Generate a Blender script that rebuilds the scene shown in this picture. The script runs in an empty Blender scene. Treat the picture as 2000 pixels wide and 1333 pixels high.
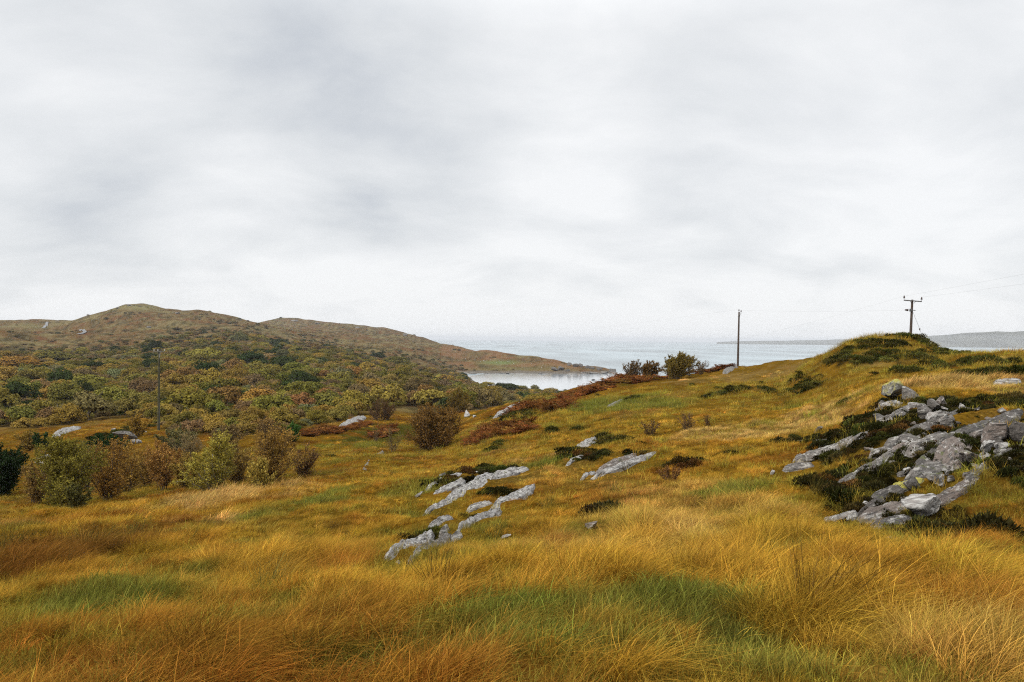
import bpy, bmesh, math, random
import numpy as np
from mathutils import Vector, Matrix

rng = np.random.default_rng(7)
random.seed(7)
SC = bpy.context.scene
COL = SC.collection

# ------------------------------------------------------------------ camera, sky, sun, exposure
HC = 40.0                    # camera height above the sea (sea level is z = 0)
FPX = 1556.0                 # focal length in pixels of the 2000 px wide photograph
ROLL = math.radians(0.5)
PITCH = math.atan(3.5 / FPX)
cR = np.array([math.cos(ROLL), 0.0, math.sin(ROLL)])
cU0 = np.array([-math.sin(ROLL), 0.0, math.cos(ROLL)])
cF = np.array([0.0, 1.0, 0.0])
cF, cU = cF * math.cos(PITCH) - cU0 * math.sin(PITCH), cU0 * math.cos(PITCH) + cF * math.sin(PITCH)
CAM = np.array([0.0, 0.0, HC])

cam = bpy.data.cameras.new('camera')
cam.sensor_width = 36.0
cam.lens = FPX / 2000.0 * 36.0
cam.clip_start = 0.1
cam.clip_end = 60000.0
cam_ob = bpy.data.objects.new('camera', cam)
COL.objects.link(cam_ob)
M = Matrix.Identity(4)
for i in range(3):
    M[i][0], M[i][1], M[i][2], M[i][3] = cR[i], cU[i], -cF[i], CAM[i]
cam_ob.matrix_world = M
SC.camera = cam_ob

SUN_EL, SUN_AZ = math.radians(40), math.radians(-118)     # azimuth from +Y towards +X: behind the camera, a little to one side
world = bpy.data.worlds.new('World')
SC.world = world
world.use_nodes = True
wt = world.node_tree
wt.nodes.clear()


def wn(t, **kw):
    n = wt.nodes.new(t)
    for k, v in kw.items():
        setattr(n, k, v)
    return n


def wmath(op, a, b=None, c=None):
    n = wn('ShaderNodeMath', operation=op)
    for i, v in enumerate((a, b, c)):
        if v is None:
            continue
        if isinstance(v, (int, float)):
            n.inputs[i].default_value = v
        else:
            wt.links.new(v, n.inputs[i])
    return n.outputs[0]


def px_dir(px, py):
    d = cF + (px - 1000) / FPX * cR - (py - 666.5) / FPX * cU
    return d / np.linalg.norm(d)


sky = wn('ShaderNodeTexSky', sky_type='NISHITA')
sky.sun_disc = False
sky.sun_elevation = SUN_EL
sky.sun_rotation = SUN_AZ
sky.air_density = 1.0
sky.dust_density = 2.0
tc = wn('ShaderNodeTexCoord')
sep = wn('ShaderNodeSeparateXYZ')
wt.links.new(tc.outputs['Generated'], sep.inputs[0])
zc = wmath('MAXIMUM', sep.outputs[2], 0.0)
den = wmath('ADD', zc, 0.30)
cmb = wn('ShaderNodeCombineXYZ')
wt.links.new(wmath('DIVIDE', sep.outputs[0], den), cmb.inputs[0])
wt.links.new(wmath('DIVIDE', sep.outputs[1], den), cmb.inputs[1])


def wnoise(scale, detail, rough, loc, dist=0.0, sx=1.0):
    mp = wn('ShaderNodeMapping')
    mp.inputs['Location'].default_value = loc
    mp.inputs['Scale'].default_value = (sx, 1, 1)
    wt.links.new(cmb.outputs[0], mp.inputs[0])
    n = wn('ShaderNodeTexNoise')
    n.inputs['Scale'].default_value = scale
    n.inputs['Detail'].default_value = detail
    n.inputs['Roughness'].default_value = rough
    n.inputs['Distortion'].default_value = dist
    wt.links.new(mp.outputs[0], n.inputs['Vector'])
    return n.outputs['Fac']


n1 = wnoise(0.9, 4, 0.5, (3.1, 1.7, 0), 0.25, 0.75)
n2 = wnoise(2.2, 8, 0.57, (0.4, 5.2, 0), 0.3, 0.8)
# broad cloud masses of this sky: (direction, angular tightness, amount)
acc = wmath('MULTIPLY', wmath('SUBTRACT', n1, 0.5), 0.60)
acc = wmath('ADD', acc, wmath('MULTIPLY', wmath('SUBTRACT', n2, 0.5), 0.72))
MASSES = [((850, 350), 120, -0.125), ((740, 290), 45, -0.075), ((690, 215), 60, -0.043), ((60, 425), 110, -0.145), ((230, 465), 170, -0.145), ((330, 340), 120, -0.072),
          ((1570, 385), 120, -0.087), ((1960, 150), 40, -0.102), ((620, 40), 60, -0.072), ((1260, 370), 110, -0.058), ((1480, 490), 200, -0.058),
          ((1600, 240), 110, 0.138), ((250, 90), 50, 0.081), ((1180, 60), 50, 0.092), ((420, 540), 90, 0.161), ((150, 535), 90, 0.127), ((750, 560), 90, 0.149), ((560, 500), 200, 0.092),
          ((1000, 500), 120, 0.115), ((1150, 220), 90, 0.057), ((1300, 530), 70, 0.103), ((1700, 480), 80, 0.081), ((1000, 600), 50, 0.057), ((1700, 560), 60, 0.057), ((120, 570), 60, 0.057)]
for (mx, my), tight, amt in MASSES:
    d = px_dir(mx, my)
    vd = wn('ShaderNodeVectorMath', operation='DOT_PRODUCT')
    vd.inputs[1].default_value = d
    wt.links.new(tc.outputs['Generated'], vd.inputs[0])
    g = wmath('POWER', 2.718, wmath('MULTIPLY', wmath('SUBTRACT', vd.outputs['Value'], 1.0), tight))
    acc = wmath('ADD', acc, wmath('MULTIPLY', g, amt))
lum = wmath('ADD', acc, 0.53)
ramp = wn('ShaderNodeValToRGB')
wt.links.new(lum, ramp.inputs[0])
cr = ramp.color_ramp
cr.elements[0].position = 0.18
cr.elements[0].color = (0.50, 0.54, 0.60, 1)
cr.elements[1].position = 0.66
cr.elements[1].color = (0.94, 0.95, 0.96, 1)
e = cr.elements.new(0.42)
e.color = (0.735, 0.76, 0.785, 1)
# an overcast sky is brighter towards the zenith than at the horizon
zf = wmath('ADD', 1.0, wmath('MULTIPLY', wmath('POWER', wmath('MAXIMUM', wmath('SUBTRACT', zc, 0.36), 0.0), 1.0), 2.2))
SKY_STRENGTH = 0.1
cl = wn('ShaderNodeVectorMath', operation='SCALE')
wt.links.new(ramp.outputs[0], cl.inputs[0])
wt.links.new(wmath('MULTIPLY', zf, 0.61 / SKY_STRENGTH), cl.inputs['Scale'])
mixw = wn('ShaderNodeMix', data_type='RGBA')
mixw.inputs['Factor'].default_value = 0.96              # cloud cover over the clear sky behind it
wt.links.new(sky.outputs[0], mixw.inputs[6])
wt.links.new(cl.outputs[0], mixw.inputs[7])
bg = wn('ShaderNodeBackground')
bg.inputs['Strength'].default_value = SKY_STRENGTH
wt.links.new(mixw.outputs[2], bg.inputs[0])
wo = wn('ShaderNodeOutputWorld')
wt.links.new(bg.outputs[0], wo.inputs[0])

sun = bpy.data.lights.new('sun', 'SUN')
sun.energy = 1.5
sun.angle = math.radians(10)
sun.color = (1.0, 0.95, 0.87)
sun_ob = bpy.data.objects.new('sun', sun)
COL.objects.link(sun_ob)
sd = Vector((math.sin(SUN_AZ) * math.cos(SUN_EL), math.cos(SUN_AZ) * math.cos(SUN_EL), math.sin(SUN_EL)))
sun_ob.rotation_euler = sd.to_track_quat('Z', 'Y').to_euler()
sun_ob.location = (0, 0, 300)

SC.view_settings.view_transform = 'Standard'
SC.view_settings.look = 'None'
SC.view_settings.gamma = 1.0
SC.view_settings.exposure = 0.72
SC.view_settings.use_curve_mapping = False
SC.render.engine = 'CYCLES'
SC.cycles.max_bounces = 5
SC.cycles.diffuse_bounces = 2
SC.cycles.glossy_bounces = 2
SC.cycles.transmission_bounces = 3
SC.cycles.volume_bounces = 0
SC.cycles.use_denoising = False
SC.cycles.use_adaptive_sampling = False
SC.cycles.filter_width = 1.15
SC.cycles.sample_clamp_indirect = 4.0


# ------------------------------------------------------------------ helpers
def lin(r, g, b):
    f = lambda c: ((c / 255 + 0.055) / 1.055) ** 2.4 if c > 10 else c / 255 / 12.92
    return (f(r), f(g), f(b))


def tag(o, label=None, cat=None, group=None, kind=None):
    if label: o['label'] = label
    if cat: o['category'] = cat
    if group: o['group'] = group
    if kind: o['kind'] = kind
    return o


def empty(name, loc=(0, 0, 0), rz=0.0):
    o = bpy.data.objects.new(name, None)
    o.empty_display_size = 0.3
    o.location = loc
    o.rotation_euler = (0, 0, rz)
    COL.objects.link(o)
    return o


def np_mesh(name, verts, faces, mat=None, smooth=False):
    """verts (N,3); faces (M,k) with k constant, or a list of such arrays"""
    if not isinstance(faces, list):
        faces = [faces]
    me = bpy.data.meshes.new(name)
    verts = np.asarray(verts, dtype=np.float32)
    me.vertices.add(len(verts))
    me.vertices.foreach_set('co', verts.ravel())
    idx = np.concatenate([np.asarray(f, dtype=np.int32).ravel() for f in faces])
    tot = np.concatenate([np.full(len(f), np.asarray(f).shape[1], dtype=np.int32) for f in faces])
    start = np.concatenate([[0], np.cumsum(tot)[:-1]]).astype(np.int32)
    me.loops.add(len(idx))
    me.loops.foreach_set('vertex_index', idx)
    me.polygons.add(len(tot))
    me.polygons.foreach_set('loop_start', start)
    me.polygons.foreach_set('loop_total', tot)
    if smooth:
        me.polygons.foreach_set('use_smooth', np.ones(len(tot), dtype=bool))
    me.update(calc_edges=True)
    if mat:
        me.materials.append(mat)
    return me


def add(name, me, parent=None, loc=None):
    o = bpy.data.objects.new(name, me)
    if loc is not None:
        o.location = loc
    if parent is not None:
        o.parent = parent
    COL.objects.link(o)
    return o


def fattr(me, name, vals, typ='FLOAT'):
    a = me.attributes.new(name, typ, 'POINT')
    vals = np.asarray(vals, dtype=np.float32)
    a.data.foreach_set('color' if typ == 'FLOAT_COLOR' else ('vector' if typ == 'FLOAT_VECTOR' else 'value'), vals.ravel())


_perm = np.random.default_rng(99).permutation(4096).astype(np.int64)


def _hash(ix, iy, seed):
    return _perm[(_perm[(ix + seed * 131) & 4095] + iy * 7 + seed * 17) & 4095]


def perlin(x, y, seed=0):
    x = np.asarray(x, dtype=np.float64)
    y = np.asarray(y, dtype=np.float64)
    xi = np.floor(x).astype(np.int64)
    yi = np.floor(y).astype(np.int64)
    xf, yf = x - xi, y - yi
    u = xf * xf * xf * (xf * (xf * 6 - 15) + 10)
    v = yf * yf * yf * (yf * (yf * 6 - 15) + 10)

    def g(ix, iy, dx, dy):
        a = _hash(ix, iy, seed) * (2 * math.pi / 4096.0)
        return np.cos(a) * dx + np.sin(a) * dy
    a = g(xi, yi, xf, yf)
    b = g(xi + 1, yi, xf - 1, yf)
    c = g(xi, yi + 1, xf, yf - 1)
    d = g(xi + 1, yi + 1, xf - 1, yf - 1)
    return 1.5 * ((a + (b - a) * u) + ((c + (d - c) * u) - (a + (b - a) * u)) * v)


def fbm(x, y, seed=0, octs=4, gain=0.5):
    s, a, n = 0.0, 1.0, 0.0
    for k in range(octs):
        s = s + a * perlin(x * 2 ** k + 13.7 * k, y * 2 ** k - 7.1 * k, seed + k)
        n += a
        a *= gain
    return s / n * 1.4


def sstep(a, b, x):
    t = np.clip((x - a) / (b - a), 0, 1)
    return t * t * (3 - 2 * t)


# ------------------------------------------------------------------ the lie of the land
# Each column is a bearing from the camera (as a pixel column); along it, (pixel row, distance) of points of the ground.
# Entries ('z', height relative to the camera, distance) give the height directly.
def NEAR(a4, a7, a12, a20, a32, a50, a75, a105):
    return [(a4, 4), (a7, 7), (a12, 12), (a20, 20), (a32, 32), (a50, 50), (a75, 75), (a105, 105)]


def DROP(*zs):
    return [('z', z, r) for z, r in zs]


BACK = DROP((-8, 135), (-24, 200), (-42, 300), (-50, 420), (-52, 3200))
COLS = {
    -150: NEAR(1345, 1205, 1125, 1065, 1018, 978, 915, 872) + [(818, 150), (770, 220), (733, 320), (702, 450), (675, 600), (632, 720), (640, 1000), (622, 1500)] + DROP((10, 2200), (-45, 3200)),
    0: NEAR(1340, 1195, 1110, 1055, 1012, 976, 910, 862) + [(815, 150), (770, 220), (735, 320), (705, 450), (680, 600), (642, 720), (648, 1000), (627, 1500)] + DROP((8, 2200), (-45, 3200)),
    110: NEAR(1336, 1188, 1102, 1047, 1006, 972, 898, 850) + [(812, 150), (770, 220), (735, 320), (708, 450), (688, 600), (664, 750), (646, 1000), (628, 1500)] + DROP((8, 2200), (-45, 3200)),
    200: NEAR(1334, 1184, 1098, 1040, 1000, 968, 890, 842) + [(808, 150), (767, 220), (733, 320), (706, 450), (684, 600), (661, 800), (636, 1000), (611, 1250)] + DROP((20, 1700), (0, 2200), (-45, 3200)),
    265: NEAR(1333, 1181, 1096, 1036, 996, 964, 886, 838) + [(805, 150), (765, 220), (732, 320), (704, 450), (681, 600), (653, 800), (625, 1000), (594, 1300)] + DROP((35, 1700), (5, 2200), (-45, 3200)),
    330: NEAR(1332, 1178, 1092, 1031, 991, 957, 882, 834) + [(803, 150), (763, 220), (729, 320), (701, 450), (679, 600), (652, 800), (628, 1000), (606, 1300)] + DROP((30, 1700), (5, 2200), (-45, 3200)),
    400: NEAR(1331, 1176, 1088, 1027, 985, 949, 879, 832) + [(801, 150), (761, 220), (727, 320), (699, 450), (677, 600), (653, 800), (632, 1000), (611, 1300)] + DROP((28, 1700), (5, 2200), (-45, 3200)),
    460: NEAR(1330, 1174, 1084, 1023, 978, 942, 878, 831) + [(802, 150), (763, 220), (728, 320), (701, 450), (681, 600), (659, 800), (640, 1000), (622, 1350)] + DROP((22, 1700), (22, 2200), (-45, 3200)),
    560: NEAR(1329, 1168, 1078, 1014, 966, 924, 877, 830) + [(803, 150), (765, 220), (731, 320), (706, 450), (690, 600), (670, 850), (655, 1050), (641, 1350), (644, 1700), (622, 2200)] + DROP((-45, 3200)),
    640: NEAR(1327, 1163, 1073, 1006, 955, 910, 876, 831) + [(805, 150), (768, 220), (735, 320), (712, 450), (698, 600), (675, 900), (656, 1200), (647, 1500), (630, 2200)] + DROP((-45, 3200)),
    700: NEAR(1326, 1160, 1070, 1000, 946, 904, 874, 832) + [(805, 150), (772, 220), (740, 320), (719, 450), (706, 600), (688, 850), (668, 1100), (655, 1500), (637, 2200)] + DROP((-45, 3200)),
    760: NEAR(1325, 1158, 1066, 995, 938, 902, 874, 833) + [(805, 150), (775, 220), (745, 320), (728, 450), (715, 600), (697, 800), (677, 1100), (660, 1500), (644, 2150)] + DROP((-45, 3200)),
    830: NEAR(1324, 1156, 1062, 988, 930, 902, 874, 833) + [(812, 150), (782, 220), (757, 320), (742, 450), (729, 600), (716, 750), (703, 900), (690, 1100), (676, 1400), (661, 1900)] + DROP((-45, 3000), (-45, 3200)),
    900: NEAR(1324, 1154, 1059, 983, 922, 888, 856, 815) + [(806, 150), (788, 220), (770, 320), (757, 450), (747, 600), (740, 700), (734, 780), (732.5, 860), (727, 930), (714, 1020), (700, 1150), (678.5, 1500)] + DROP((-44, 2000), (-50, 3200)),
    960: NEAR(1324, 1152, 1057, 979, 918, 872, 833, 800) + DROP((-14, 150), (-19, 220), (-25, 320), (-31, 450), (-37, 600), (-41, 690), (-44, 780), (-43.5, 880), (-39.3, 935)) + [(712, 1040), (687, 1250)] + DROP((-44, 1600), (-52, 3200)),
    1000: NEAR(1324, 1150, 1055, 975, 915, 862, 820, 790) + DROP((-13, 150), (-19, 220), (-25, 320), (-31, 450), (-37, 590), (-41, 670), (-44, 780), (-43.5, 885), (-39.3, 940)) + [(714, 1040), (691, 1220)] + DROP((-44, 1500), (-52, 3200)),
    1050: NEAR(1323, 1147, 1052, 970, 908, 855, 810, 779) + DROP((-13, 150), (-20, 220), (-27, 300), (-33, 420), (-37.5, 560), (-41, 650), (-44, 780), (-43.5, 885), (-39.3, 940)) + [(716, 1030), (698, 1150)] + DROP((-44, 1400), (-52, 3200)),
    1100: NEAR(1323, 1145, 1050, 965, 900, 848, 798, 766) + DROP((-12, 150), (-21, 220), (-30, 320), (-37, 450), (-42, 640), (-45, 780), (-43.5, 890), (-39.3, 938)) + [(718, 1010), (706.5, 1090)] + DROP((-44, 1300), (-52, 3200)),
    1160: NEAR(1322, 1143, 1047, 959, 892, 838, 786, 752) + DROP((-10, 150), (-22, 220), (-34, 320), (-42, 450), (-46, 640), (-46, 800), (-43, 900), (-39.4, 945), (-37, 985), (-33.0, 1045), (-38, 1090), (-44, 1150), (-52, 3200)),
    1205: NEAR(1322, 1142, 1044, 954, 884, 829, 777, 742) + DROP((-9, 145), (-23, 220), (-36, 320), (-46, 450), (-48, 800), (-43, 930), (-39.4, 965), (-37.8, 1000), (-44, 1060), (-52, 3200)),
    1260: NEAR(1322, 1141, 1040, 947, 877, 820, 770, 738) + DROP((-8, 140), (-24, 210), (-40, 320), (-48, 450), (-52, 3200)),
    1330: NEAR(1322, 1140, 1034, 940, 869, 811, 764, 734) + BACK,
    1443: NEAR(1322, 1138, 1020, 920, 853, 795, 750, 721) + [(716.5, 115)] + DROP((-8, 145), (-24, 210), (-42, 320), (-50, 420), (-52, 3200)),
    1530: [(1322, 4), (1136, 7), (1010, 12), (907, 20), (846, 32), (790, 50), (738, 75), (708, 95)] + DROP((-6, 120), (-24, 210), (-42, 320), (-50, 420), (-52, 3200)),
    1590: [(1322, 4), (1134, 7), (1005, 12), (896, 20), (828, 32), (772, 50), (712, 70), (694, 80)] + DROP((-5, 110), (-24, 200), (-42, 320), (-50, 420), (-52, 3200)),
    1640: [(1323, 4), (1132, 7), (1062, 9.5), (1000, 12.5), (890, 19), (808, 32), (752, 48), (708, 60), (675, 70)] + DROP((-2.5, 95), (-24, 200), (-42, 320), (-50, 420), (-52, 3200)),
    1690: [(1324, 4), (1135, 7), (1064, 9.5), (1005, 12), (900, 16), (832, 20), (786, 30), (738, 46), (703, 58), (661, 70)] + DROP((0.2, 80), (-3, 100), (-24, 200), (-42, 320), (-50, 420), (-52, 3200)),
    1740: [(1326, 4), (1140, 7), (1066, 9.5), (1008, 12), (905, 15), (806, 21.5), (770, 28), (730, 45), (699, 58), (657.5, 69)] + DROP((0.5, 80), (-3, 102), (-24, 200), (-42, 320), (-50, 420), (-52, 3200)),
    1795: [(1328, 4), (1146, 7), (1068, 9.5), (1005, 11.8), (895, 15), (790, 22), (762, 28), (727, 45), (698, 58), (661, 69)] + DROP((0.0, 80), (-3.5, 102), (-24, 200), (-42, 320), (-50, 420), (-52, 3200)),
    1850: [(1330, 4), (1152, 7), (1068, 9.5), (1000, 11.5), (888, 15), (786, 22), (755, 28), (723, 45), (699, 58), (692, 68)] + DROP((-3, 90), (-8, 115), (-24, 200), (-42, 320), (-50, 420), (-52, 3200)),
    1920: [(1333, 4), (1160, 7), (1060, 9.5), (985, 11.5), (880, 15), (780, 22), (748, 29), (717, 44), (696, 56), (690, 62)] + DROP((-2.5, 80), (-8, 115), (-24, 200), (-42, 320), (-50, 420), (-52, 3200)),
    2000: [(1337, 4), (1168, 7), (1055, 9.5), (970, 11.5), (866, 15), (776, 22), (742, 29), (711, 44), (694, 55), (688, 60)] + DROP((-2.3, 80), (-8, 115), (-24, 200), (-42, 320), (-50, 420), (-52, 3200)),
    2150: [(1345, 4), (1178, 7), (1055, 9.5), (960, 11.5), (862, 15), (772, 22), (738, 29), (708, 44), (692, 55), (686, 60)] + DROP((-2.3, 80), (-8, 115), (-24, 200), (-42, 320), (-50, 420), (-52, 3200)),
}


def px_to_dir(px, py):
    d = cF + (px - 1000) / FPX * cR - (py - 666.5) / FPX * cU
    return d / d[1]                       # per metre of depth


def pchip_eval(xk, yk, x):
    xk, yk = np.asarray(xk, float), np.asarray(yk, float)
    h = np.diff(xk)
    dl = np.diff(yk) / h
    m = np.zeros_like(yk)
    w1, w2 = 2 * h[1:] + h[:-1], h[1:] + 2 * h[:-1]
    same = dl[:-1] * dl[1:] > 0
    with np.errstate(divide='ignore', invalid='ignore'):
        hm = (w1 + w2) / (w1 / dl[:-1] + w2 / dl[1:])
    m[1:-1] = np.where(same, hm, 0)
    m[0], m[-1] = dl[0], dl[-1]
    x = np.clip(x, xk[0], xk[-1])
    i = np.clip(np.searchsorted(xk, x) - 1, 0, len(h) - 1)
    t = (x - xk[i]) / h[i]
    return ((2 * t ** 3 - 3 * t ** 2 + 1) * yk[i] + (t ** 3 - 2 * t ** 2 + t) * h[i] * m[i]
            + (-2 * t ** 3 + 3 * t ** 2) * yk[i + 1] + (t ** 3 - t ** 2) * h[i] * m[i + 1])


LR0, LR1, NLR = math.log(0.3), math.log(3200), 420
LRK = np.linspace(LR0, LR1, NLR)
phis, tabs = [], []
for px in sorted(COLS):
    phi = math.atan((px - 1000) / FPX)
    lr, s = [math.log(0.3), math.log(1.5)], [-1.62 / 4.3, -1.64 / 5.5]
    for ent in COLS[px]:
        if ent[0] == 'z':
            r = ent[2] / math.cos(phi)
            z = ent[1]
        else:
            d = px_to_dir(px, ent[0])
            r = ent[1] / math.cos(phi)
            z = d[2] * ent[1]
        lr.append(math.log(r))
        s.append(z / (r + 4))
    phis.append(phi)
    tabs.append(pchip_eval(lr, s, LRK))
# the ground behind and beside the camera simply carries on
for ph, slope in ((-3.2, 0.02), (-2.4, -0.02), (-1.6, -0.10), (1.6, 0.015), (2.4, 0.03), (3.2, 0.02)):
    r = np.exp(LRK)
    z = -1.62 + slope * np.minimum(r, 120) - np.maximum(r - 300, 0) * 0.01
    phis.append(ph)
    tabs.append(z / (r + 4))
order = np.argsort(phis)
phis = np.array(phis)[order]
tabs = np.array(tabs)[order]
NPH = 2200
PHK = np.linspace(-math.pi, math.pi, NPH)
TAB = np.empty((NPH, NLR))
for k in range(NLR):
    TAB[:, k] = pchip_eval(phis, tabs[:, k], PHK)


def _smooth(a, n, axis):
    ker = np.hanning(2 * n + 3)[1:-1]
    ker /= ker.sum()
    pad = [(0, 0), (0, 0)]
    pad[axis] = (n, n)
    b = np.pad(a, pad, mode='edge')
    return np.apply_along_axis(lambda v: np.convolve(v, ker, 'valid'), axis, b)


TAB = _smooth(_smooth(TAB, 5, 0), 2, 1)


def h(x, y):
    """height of the ground (sea level 0)"""
    x, y = np.asarray(x, float), np.asarray(y, float)
    r = np.hypot(x, y)
    ph = np.arctan2(x, y)
    fp = (ph + math.pi) / (2 * math.pi) * (NPH - 1)
    fl = (np.log(np.clip(r, 0.31, 3150)) - LR0) / (LR1 - LR0) * (NLR - 1)
    ip = np.clip(np.floor(fp).astype(int), 0, NPH - 2)
    il = np.clip(np.floor(fl).astype(int), 0, NLR - 2)
    a, b = fp - ip, fl - il
    s = (TAB[ip, il] * (1 - a) * (1 - b) + TAB[ip + 1, il] * a * (1 - b) + TAB[ip, il + 1] * (1 - a) * b + TAB[ip + 1, il + 1] * a * b)
    z = s * (r + 4)
    n = np.zeros_like(z)
    for lam, amp, seed, r0 in ((0.8, 0.06, 1, 0), (1.9, 0.14, 2, 2), (4.6, 0.20, 3, 9), (12, 0.34, 4, 30), (16, 0.9, 10, 430), (36, 2.2, 5, 380), (95, 5.0, 6, 560)):
        f = sstep(r0 * 0.6, r0 + 1.0, r) * (1 - sstep(90 * lam, 200 * lam, r))
        q = perlin(x / lam, y / lam, seed)
        if lam < 6:
            q = np.abs(q) * 1.6 - 0.35          # hummocks with soft tops
            q = -q * 0.9
        n += amp * f * q
    n += .07 * sstep(8, 16, r) * (1 - sstep(70, 140, r)) * perlin((x + .5 * y) / 3.1, (y - .3 * x) / 1.15, 12)
    damp = np.clip(np.abs(z + HC) / 7.0, 0.06, 1)
    n *= np.where(r > 250, damp, 1)
    return z + n + HC


def proj(P):
    P = np.atleast_2d(P) - CAM
    dep = P @ cF
    return 1000 + FPX * (P @ cR) / dep, 666.5 - FPX * (P @ cU) / dep


_RY = np.exp(np.linspace(math.log(2.0), math.log(3000), 5000))


def ground(px, py, ymin=2.0):
    d = px_to_dir(px, py)
    zz = HC + d[2] * _RY
    below = (zz < h(d[0] * _RY, _RY)) & (_RY > ymin)
    i = int(np.argmax(below)) if below.any() else -1
    if i < 0:
        # just over a crest: take the closest approach
        i = int(np.argmin(np.where(_RY > ymin, (zz - h(d[0] * _RY, _RY)) / _RY, 9)))
    Y = _RY[i]
    X = d[0] * Y
    return np.array([X, Y, float(h(X, Y))])


# horizon table for leaving out what no view from here could show
_vp = np.radians(np.linspace(-40, 40, 321))
_vr = np.exp(np.linspace(math.log(2), math.log(3000), 500))
_E = (h(np.sin(_vp)[:, None] * _vr, np.cos(_vp)[:, None] * _vr) - HC) / _vr
_E = np.maximum.accumulate(_E, axis=1)


def visible(x, y, up=1.2):
    r = np.hypot(x, y)
    ip = np.clip(((np.arctan2(x, y) - _vp[0]) / (_vp[-1] - _vp[0]) * 320).round().astype(int), 0, 320)
    ir = np.clip(((np.log(r * 0.97) - math.log(2)) / (math.log(1500)) * 499).astype(int), 0, 499)
    return (h(x, y) + up - HC) / r > _E[ip, ir]


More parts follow.
